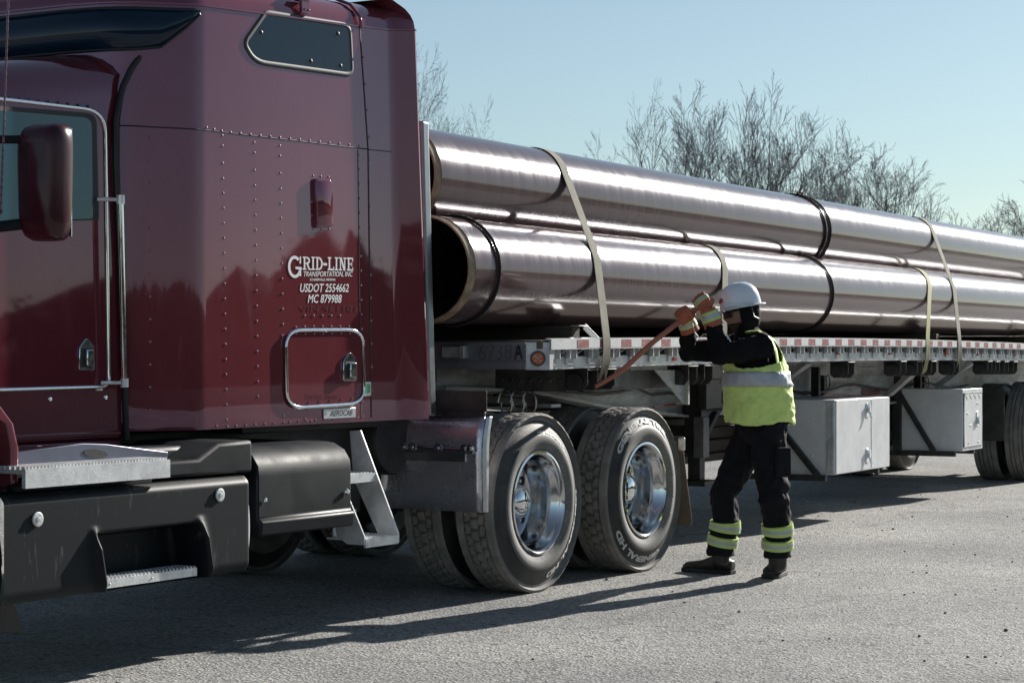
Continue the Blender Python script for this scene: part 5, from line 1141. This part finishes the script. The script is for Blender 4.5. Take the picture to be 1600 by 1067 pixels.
# body (one surface inside the clothes)
hc = wl(1158, 490, 12.97)
f = MB()
def head_pt(a, b):       # a = azimuth from forward, b = elevation
    ca, sa, cb, sb_ = math.cos(a), math.sin(a), math.cos(b), math.sin(b)
    x = 0.094 * cb * ca; y = 0.074 * cb * sa; z = 0.118 * sb_
    if sb_ < 0: x += 0.012 * ca * cb * (-sb_); y *= 1 - 0.22 * (-sb_)
    fr = max(0, ca) ** 6
    nose = math.exp(-((z + 0.005) / 0.022) ** 2) * max(0, math.cos(a * 3.2)) * (abs(a) < 0.45); x += 0.024 * nose * (1 + (0.0 - z) * 8)
    x += 0.007 * math.exp(-((z - 0.035) / 0.014) ** 2) * fr - 0.006 * math.exp(-((z - 0.017) / 0.012) ** 2) * fr
    x += 0.008 * math.exp(-((z + 0.058) / 0.012) ** 2) * fr + 0.012 * math.exp(-((z + 0.1) / 0.02) ** 2) * fr
    x -= 0.005 * math.exp(-((z + 0.078) / 0.007) ** 2) * fr
    return x, y, z
tilt = Matrix.Rotation(R(-10), 3, 'Y')
def to_w(x, y, z):
    q = tilt @ V((x, y, z)); q = V((x * math.cos(R(9)) + z * math.sin(R(-9)) * -1 * 0 , y, z))
    cx, sx = math.cos(R(10)), math.sin(R(10)); X_ = x * cx + z * sx; Z_ = -x * sx + z * cx
    return hc + FW * X_ + LF * y + V((0, 0, 1)) * Z_
rings = []
for j in range(25):
    b = -math.pi / 2 + math.pi * j / 24; rings.append([to_w(*head_pt(-math.pi + 2 * math.pi * i / 40, b)) for i in range(40)])
f.loft(rings)
f.tube([wl(1163, 505, 12.97), wl(1172, 535, 12.97)], 0.058, 12)
f.tube([wl(1173, 530, 12.97), wl(1178, 570, 12.97), wl(1188, 630, 12.97), wl(1190, 670, 12.97)], [(0.10, 0.14), (0.12, 0.16), (0.12, 0.15), (0.12, 0.16)], 16, ref=FW)
shN, elN, wrN = wl(1192, 540, 12.77), wl(1126, 553, 12.70), wl(1113, 503, 12.78)
shF, elF, wrF = wl(1152, 541, 13.13), wl(1074, 549, 13.05), wl(1076, 511, 12.93)
hipN, knN, anN = wl(1199, 672, 12.87), wl(1209, 775, 12.80), wl(1215, 872, 12.88)
hipF, knF, anF = wl(1180, 672, 13.07), wl(1131, 770, 13.10), wl(1126, 868, 13.15)
f.tube([shN, elN, wrN], [0.05, 0.042, 0.03], 10); f.tube([shF, elF, wrF], [0.05, 0.042, 0.03], 10)
f.tube([hipN, knN, anN], [0.08, 0.055, 0.04], 10); f.tube([hipF, knF, anF], [0.08, 0.055, 0.04], 10)
bo = build('body', f, 'skin', man, smooth=60); soft(bo, 0.007, 2)
# hoodie with hood
f = MB()
tor = [(1192, 668), (1189, 640), (1183, 600), (1178, 565), (1176, 540), (1170, 524)]
tr_r = [(0.165, 0.20), (0.170, 0.205), (0.165, 0.205), (0.150, 0.205), (0.12, 0.185), (0.075, 0.10)]
f.tube([wl(x, y, 12.97) for x, y in tor], tr_r, 20, ref=FW)
f.tube([wl(1180, 535, 12.86), shN, shN.lerp(elN, 0.5) + V((0, 0, -0.012)), elN, elN.lerp(wrN, 0.5), wrN], [0.085, 0.088, 0.078, 0.070, 0.058, 0.046], 14)
f.tube([wl(1168, 535, 13.05), shF, shF.lerp(elF, 0.5) + V((0, 0, -0.012)), elF, elF.lerp(wrF, 0.5), wrF], [0.085, 0.085, 0.076, 0.068, 0.056, 0.046], 14)
f.ball(elN + V((0, 0, -0.008)), 0.066, 0.066, 0.066); f.ball(elF + V((0, 0, -0.008)), 0.064, 0.064, 0.064)
hd = build('hoodie', f, 'hoodie', man, smooth=60); soft(hd, 0.011, 5, 0.034, 0.07)
# hood: shell round the head, open at the face
f = MB(); rings = []
for j in range(22):
    b = R(-95 + 165 * j / 21); row = []
    for i in range(33):
        a = R(80 + (360 - 160) * i / 32); x, y, z = head_pt(math.pi if True else a, b)
        ca, sa, cb, sb_ = math.cos(a), math.sin(a), math.cos(b), math.sin(b)
        rx, ry = 0.118, 0.096
        if sb_ < -0.3: rx += 0.03 * (-sb_ - 0.3); ry += 0.015
        row.append(to_w(rx * cb * ca if ca < 0 else 0.10 * cb * ca, ry * cb * sa, 0.135 * sb_ + (0.0)))
    rings.append(row)
f.loft(rings, caps=False, closed=False)
ho = build('hood', f, 'hoodie', man, smooth=60); s_ = ho.modifiers.new('thick', 'SOLIDIFY'); s_.thickness = 0.012
f = MB(); f.tube([to_w(0.045, 0.0, -0.10), wl(1160, 520, 12.97), wl(1168, 533, 12.97)], [(0.07, 0.078), (0.09, 0.10), (0.11, 0.13)], 16, ref=FW); o = build('neck_gaiter', f, 'hoodie', man, smooth=60); soft(o, 0.01, 3)
# drawstrings
f = MB()
a = wl(1128, 528, 12.72); f.tube([wl(1142, 534, 12.70), wl(1135, 522, 12.70), wl(1138, 530, 12.69)], 0.004, 6); build('drawstring', f, 'white_letter', man, smooth=60); f = MB(); f.tube([wl(1082, 505, 12.86), wl(1086, 520, 12.84), wl(1093, 528, 12.84), wl(1100, 522, 12.84), wl(1106, 524, 12.83)], 0.003, 6); build('drawstring', f, 'white_letter', man, smooth=60)
# beard and sunglasses
f = MB()
rings = []
for j in range(9):
    b = R(-74 + 48 * j / 8); row = []
    for i in range(21):
        a = R(-78 + 156 * i / 20); x, y, z = head_pt(a, b); k = 1.045; row.append(to_w(x * k, y * k, z * 1.02))
    rings.append(row)
f.loft(rings, caps=False, closed=False); o = build('beard', f, 'beard', man, smooth=60); s_ = o.modifiers.new('thick', 'SOLIDIFY'); s_.thickness = 0.006
f = MB()
for sgn in (-1, 1):
    pl = []
    for i in range(9):
        t = i / 8; a = sgn * R(12 + 46 * t); pl.append((a, 0.028 - 0.006 * t))
    lo_, hi_ = [], []
    for a, zt in pl:
        x, y, z = 0.112 * math.cos(a) ** 0.8, 0.094 * math.sin(a), zt
        hi_.append(to_w(x, y, zt)); lo_.append(to_w(x - 0.003, y, zt - 0.046 + 0.012 * abs(a)))
    f.loft([hi_, lo_], caps=False, closed=False)
    f.tube([to_w(0.064, sgn * 0.079, 0.026), to_w(-0.0, sgn * 0.088, 0.022)], 0.005, 6)
f.tube([to_w(0.108, -0.02, 0.027), to_w(0.112, 0, 0.03), to_w(0.108, 0.02, 0.027)], 0.004, 6)
o = build('sunglasses', f, 'seam', man, smooth=60); s_ = o.modifiers.new('thick', 'SOLIDIFY'); s_.thickness = 0.004
# hard hat
f = MB(); rings = []; zc = 0.042
prof = [(1.02, 0.0), (1.0, 0.012), (0.985, 0.035), (0.94, 0.068), (0.84, 0.10), (0.66, 0.127), (0.42, 0.143), (0.18, 0.149), (0.02, 0.150)]
for s, z in prof:
    row = []
    for i in range(48):
        a = 2 * math.pi * i / 48; rr = 1 + 0.012 * (abs(math.sin(a)) < 0.18) * (z > 0.03)
        row.append(to_w(0.128 * s * math.cos(a) - 0.006, 0.108 * s * math.sin(a), zc + z * rr))
    rings.append(row)
f.loft(rings, caps=False)
hb = MB(); rows = [[], []]
for i in range(48):
    a = 2 * math.pi * i / 48; ex = 0.012 + 0.045 * max(0, math.cos(a)) ** 2 + 0.014 * max(0, -math.cos(a)) ** 3
    rows[0].append(to_w(0.126 * math.cos(a) - 0.006, 0.106 * math.sin(a), zc + 0.003)); rows[1].append(to_w((0.128 + ex) * math.cos(a) - 0.006, (0.108 + ex) * math.sin(a), zc - 0.006 - 0.10 * (ex - 0.012)))
f.loft(rows, caps=False)
hat = build('hard_hat', f, 'hat', man, smooth=50); s_ = hat.modifiers.new('thick', 'SOLIDIFY'); s_.thickness = 0.004
f = MB(); f.tube([to_w(0.10, 0.102, zc + 0.02), to_w(0.04, 0.111, zc + 0.018), to_w(-0.02, 0.111, zc + 0.018)], 0.006, 6); f.tube([to_w(-0.02, 0.111, zc + 0.014), to_w(-0.08, 0.10, zc + 0.014)], 0.006, 6); build('rain_gutter', f, 'hat', hat, smooth=60)
f = MB(); c = to_w(0.112, 0.035, zc + 0.055); f.lathe([(0.02, 0), (0.018, 0.003), (0.001, 0.004)], c, FW + LF * 0.5 + V((0, 0, 0.45)), 14); build('emblem', f, 'red_lens', hat, smooth=60)
f = MB(); f.tube([to_w(-0.055, 0.105, zc), to_w(-0.06, 0.108, -0.03), to_w(-0.09, 0.085, -0.05)], 0.007, 6); build('hat_strap', f, 'seam', hat, smooth=60)

# vest
f = MB(); rows = []; cols = 128
vt = [(1186, 661, 0.196, 0.222), (1187, 645, 0.204, 0.228), (1186, 625, 0.205, 0.228), (1184, 605, 0.200, 0.227), (1181, 585, 0.190, 0.226), (1179, 568, 0.178, 0.225), (1178, 553, 0.164, 0.222), (1177, 541, 0.145, 0.210), (1174, 531, 0.118, 0.175), (1170, 523, 0.098, 0.125)]
def vest_ring(t):
    k = t * (len(vt) - 1); i = min(int(k), len(vt) - 2); q = k - i; a, b = vt[i], vt[i + 1]; m_ = [a[j] + (b[j] - a[j]) * q for j in range(4)]
    c = wl(m_[0], m_[1], 12.97); out = []
    for i in range(cols):
        an = 2 * math.pi * i / cols; wob = 1 + 0.02 * math.sin(an * 5 + t * 9) * (1 - t) + 0.012 * math.sin(an * 9 - t * 14) * (1 - t)
        ef = math.copysign(abs(math.cos(an)) ** 0.85, math.cos(an)); el_ = math.copysign(abs(math.sin(an)) ** 0.85, math.sin(an))
        dz = 0.012 * math.sin(an * 3 + 1) * max(0, 0.25 - t) * 4
        out.append(c + FW * (m_[2] * ef * wob) + LF * (m_[3] * el_ * wob) + V((0, 0, dz)))
    return out
NR = 100; vr = [vest_ring(i / (NR - 1)) for i in range(NR)]
vs = [p for r_ in vr for p in r_]; fs = []; arm_n = (shN, elN); arm_f = (shF, elF)
def in_arm(p):
    for (a, b), s in ((arm_n, 0.118), (arm_f, 0.115)):
        d = (b - a); t = max(-0.3, min(1, (p - a).dot(d) / d.dot(d))); q = a + d * t
        if (p - q).length < s: return True
    return False
for k in range(NR - 1):
    for i in range(cols):
        j = (i + 1) % cols; idx = (k * cols + i, k * cols + j, (k + 1) * cols + j, (k + 1) * cols + i)
        c = sum((vs[q] for q in idx), V((0, 0, 0))) / 4
        if in_arm(c): continue
        an = 2 * math.pi * (i + 0.5) / cols
        if k > NR * 0.78 and math.cos(an) > 0.2 - 0.5 * (k / NR > 0.9): continue          # open neck in front
        fs.append(idx)
f.add(vs, fs); vest = build('safety_vest', f, 'lime', man, smooth=60)
s_ = vest.modifiers.new('smooth', 'SMOOTH'); s_.iterations = 6; s_ = vest.modifiers.new('thick', 'SOLIDIFY'); s_.thickness = 0.008; s_.offset = 1
t_ = bpy.data.textures.new('vest_folds', 'CLOUDS'); t_.noise_scale = 0.09; d_ = vest.modifiers.new('folds', 'DISPLACE'); d_.texture = t_; d_.strength = 0.045; d_.texture_coords = 'GLOBAL'
def band(t0, t1, matn, name, extra=0.012, parent=vest, tilt_=0.0):
    f = MB(); n = 4; rr = []
    for q in range(n + 1):
        t = t0 + (t1 - t0) * q / n; c = vest_ring(t); cc = sum(c, V((0, 0, 0))) / cols
        rr.append([cc + (p - cc) * (1 + extra / 0.2) for p in c])
    vs = [p for r_ in rr for p in r_]; fs = []
    for k in range(n):
        for i in range(cols):
            j = (i + 1) % cols; idx = (k * cols + i, k * cols + j, (k + 1) * cols + j, (k + 1) * cols + i)
            if not in_arm(sum((vs[q] for q in idx), V((0, 0, 0))) / 4): fs.append(idx)
    f.add(vs, fs); o = build(name, f, matn, parent, smooth=60); e_ = o.modifiers.new('folds', 'DISPLACE'); e_.texture = t_; e_.strength = 0.045; e_.texture_coords = 'GLOBAL'; s_ = o.modifiers.new('thick', 'SOLIDIFY'); s_.thickness = 0.003; s_.offset = 1
    return o
band(0.345, 0.475, 'silver_band', 'reflective_band', 0.015)
# lime piping along the shoulder
f = MB(); 
sp = [wl(1168, 520, 12.86), wl(1186, 518, 12.82), wl(1203, 528, 12.80), wl(1212, 548, 12.80), wl(1216, 572, 12.82)]
f.tube(sp, [(0.042, 0.009)] * 5, 8, ref=FW); o = build('shoulder_strap', f, 'lime_band', vest, smooth=60)

# trousers
f = MB()
def leg(h_, k, a, rr, fwd):
    mid1 = h_.lerp(k, 0.5); mid2 = k.lerp(a, 0.5) - FW * fwd
    f.tube([h_ + V((0, 0, 0.06)), h_, mid1, k, mid2, a + V((0, 0, 0.045)), a + V((0, 0, 0.0))], [0.115, 0.122, 0.108, 0.095, 0.090, 0.088, 0.090], 16)
leg(hipN, knN, anN, None, 0.012); leg(hipF, knF, anF, None, 0.02)
f.tube([wl(1191, 640, 12.97), wl(1190, 665, 12.97), wl(1190, 690, 12.97)], [(0.15, 0.185), (0.155, 0.195), (0.13, 0.17)], 18, ref=FW)
f.tube([knN + FW * 0.02, knN + FW * 0.03 - V((0, 0, 0.05))], 0.082, 10)
tro = build('trousers', f, 'trouser', man, smooth=60); soft(tro, 0.010, 3, 0.045, 0.08)
# cargo pocket
f = MB(); c = hipN.lerp(knN, 0.45); f.prism([c + FW * (-0.10) + LF * 0.07 + V((0, 0, 0.08)), c + FW * (-0.01) + LF * 0.118 + V((0, 0, 0.08)), c + FW * (-0.01) + LF * 0.112 + V((0, 0, -0.10)), c + FW * (-0.10) + LF * 0.07 + V((0, 0, -0.10))], -FW * 0.02 + LF * 0.012)
o = build('cargo_pocket', f, 'trouser', tro, bevel=0.01, bseg=3)
def cuff(k, a, t0, t1, matn, fwd, r=0.1015):
    f = MB(); mid = k.lerp(a, 0.5) - FW * fwd
    def at(t):
        return k * ((1 - t) ** 2 - t * (1 - t)) + mid * (4 * t * (1 - t)) + a * (t * t - t * (1 - t)) if False else (k.lerp(mid, t * 2) if t < 0.5 else mid.lerp(a + V((0, 0, 0.02)), t * 2 - 1))
    f.tube([at(t0), at((t0 + t1) / 2), at(t1)], [r - 0.002, r, r + 0.001], 20); return build('leg_band', f, matn, tro, smooth=60)
for k, a, fw in ((knN, anN, 0.012), (knF, anF, 0.02)):
    for t0 in (0.44, 0.70):
        cuff(k, a, t0, t0 + 0.16, 'lime_band', fw, 0.099); cuff(k, a, t0 + 0.055, t0 + 0.105, 'silver_band', fw, 0.1005)
# boots
def boot(heel, toe, ank, name='boot'):
    f = MB(); d = (toe - heel); d.z = 0; L = d.length; d.normalize(); s = V((-d.y, d.x, 0)); h0 = V((heel.x, heel.y, 0))
    secs = [(0.0, 0.034, 0.02, 0.085), (0.03, 0.040, 0.018, 0.10), (0.08, 0.042, 0.018, 0.115), (0.14, 0.045, 0.018, 0.105), (0.19, 0.050, 0.018, 0.082), (0.24, 0.052, 0.018, 0.072), (0.285, 0.046, 0.018, 0.066), (0.315, 0.025, 0.02, 0.045)]
    rings = []
    for x, w_, z0, z1 in secs:
        c = h0 + d * (x / 0.315 * L); ring = []
        for i in range(16):
            a = 2 * math.pi * i / 16; zz = (z0 + z1) / 2 + (z1 - z0) / 2 * math.copysign(abs(math.sin(a)) ** 0.7, math.sin(a)); ring.append(c + s * (w_ * math.copysign(abs(math.cos(a)) ** 0.7, math.cos(a))) + V((0, 0, zz)))
        rings.append(ring)
    f.loft(rings); f.tube([h0 + d * 0.075 + V((0, 0, 0.06)), ank + V((0, 0, -0.03)), ank + V((0, 0, 0.05))], [0.052, 0.056, 0.062], 14)
    o = build(name, f, 'boot', man, smooth=60); soft(o, 0.007, 3)
    f = MB(); pl = []
    for x, w_, _, _ in secs: pl.append(h0 + d * (x / 0.315 * L * 1.02) + s * (w_ + 0.005))
    for x, w_, _, _ in secs[::-1]: pl.append(h0 + d * (x / 0.315 * L * 1.02) - s * (w_ + 0.005))
    f.prism([p + V((0, 0, 0.001)) for p in pl], (0, 0, 0.027)); build('sole', f, 'sole', o, bevel=0.005)
hF = PZ(1146, 897, 0); tF = PZ(1069, 892, 0); boot(hF, tF, anF)
hN = PZ(1222, 897, 0); tN = hN + (LF * 0.8 + FW * 0.35).normalized() * 0.30; boot(hN, tN, anN)
# gloves
def glove(c, axis, wrist, back_hint, thumb_sign, nm='glove'):
    x = axis.normalized(); wv = (wrist - c); wv = (wv - x * wv.dot(x)).normalized(); n = x.cross(wv).normalized()
    if n.dot(back_hint) < 0: n = -n
    q = lambda a, b, e: c + x * a + n * b + wv * e
    f = MB()
    f.tube([q(0, 0.040, -0.030), q(0, 0.046, 0.0), q(0, 0.044, 0.035), q(0, 0.036, 0.07)], [(0.020, 0.047), (0.024, 0.050), (0.025, 0.047), (0.028, 0.040)], 12, ref=n)
    for k, (a, l_) in enumerate(((0.036, 0.95), (0.012, 1.08), (-0.012, 1.0), (-0.035, 0.82))):
        r = 0.0128 if k < 3 else 0.0112; s = l_
        f.tube([q(a, 0.040, -0.022), q(a * 1.02, 0.030, -0.042 * s), q(a * 1.02, 0.002, -0.046 * s), q(a, -0.024, -0.036 * s), q(a, -0.034, -0.012), q(a, -0.030, 0.010 * s)], [r * 1.1, r * 1.1, r * 1.05, r, r, r * 0.8], 9)
    ts = thumb_sign
    f.tube([q(ts * 0.030, 0.034, 0.050), q(ts * 0.052, 0.016, 0.030), q(ts * 0.056, -0.010, 0.010), q(ts * 0.046, -0.030, -0.008), q(ts * 0.036, -0.036, -0.022)], [0.019, 0.017, 0.0145, 0.0135, 0.010], 10)
    o = build(nm, f, 'glove', man, smooth=60); soft(o, 0.0042, 2)
    f = MB(); wr = wrist - (wrist - c).normalized() * 0.0
    p0 = q(0, 0.036, 0.062); f.tube([p0, p0.lerp(wrist, 0.5), wrist + (wrist - p0).normalized() * 0.03], [0.046, 0.052, 0.060], 16); cf = build('cuff', f, 'glove', o, smooth=60)
    f = MB(); a_, b_ = p0.lerp(wrist, 0.25), p0.lerp(wrist, 0.95); f.tube([a_, b_], [0.053, 0.0595], 16); build('cuff_band', f, 'lime_band', o, smooth=60)
    f = MB(); a_, b_ = p0.lerp(wrist, 0.45), p0.lerp(wrist, 0.75); f.tube([a_, b_], [0.0565, 0.0585], 16); build('cuff_stripe', f, 'silver_band', o, smooth=60)
    f = MB(); f.tube([q(0, 0.046, -0.012), q(0, 0.049, 0.018)], [(0.0255, 0.053), (0.0265, 0.053)], 14, ref=n); build('knuckle_band', f, 'lime_band', o, smooth=60)
    f = MB(); f.tube([q(0, 0.0465, -0.004), q(0, 0.048, 0.010)], [(0.0268, 0.0545), (0.0275, 0.0545)], 14, ref=n); build('knuckle_stripe', f, 'silver_band', o, smooth=60)
hN_ = bA.lerp(bB, 0.965); hF_ = bA.lerp(bB, 0.80)
glove(hN_, dB, wrN, LF + FW * 0.2 + V((0, 0, 0.2)), 1); glove(hF_, dB, wrF, FW * 0.6 + V((0, 0, 0.6)) + LF * 0.35, 1)
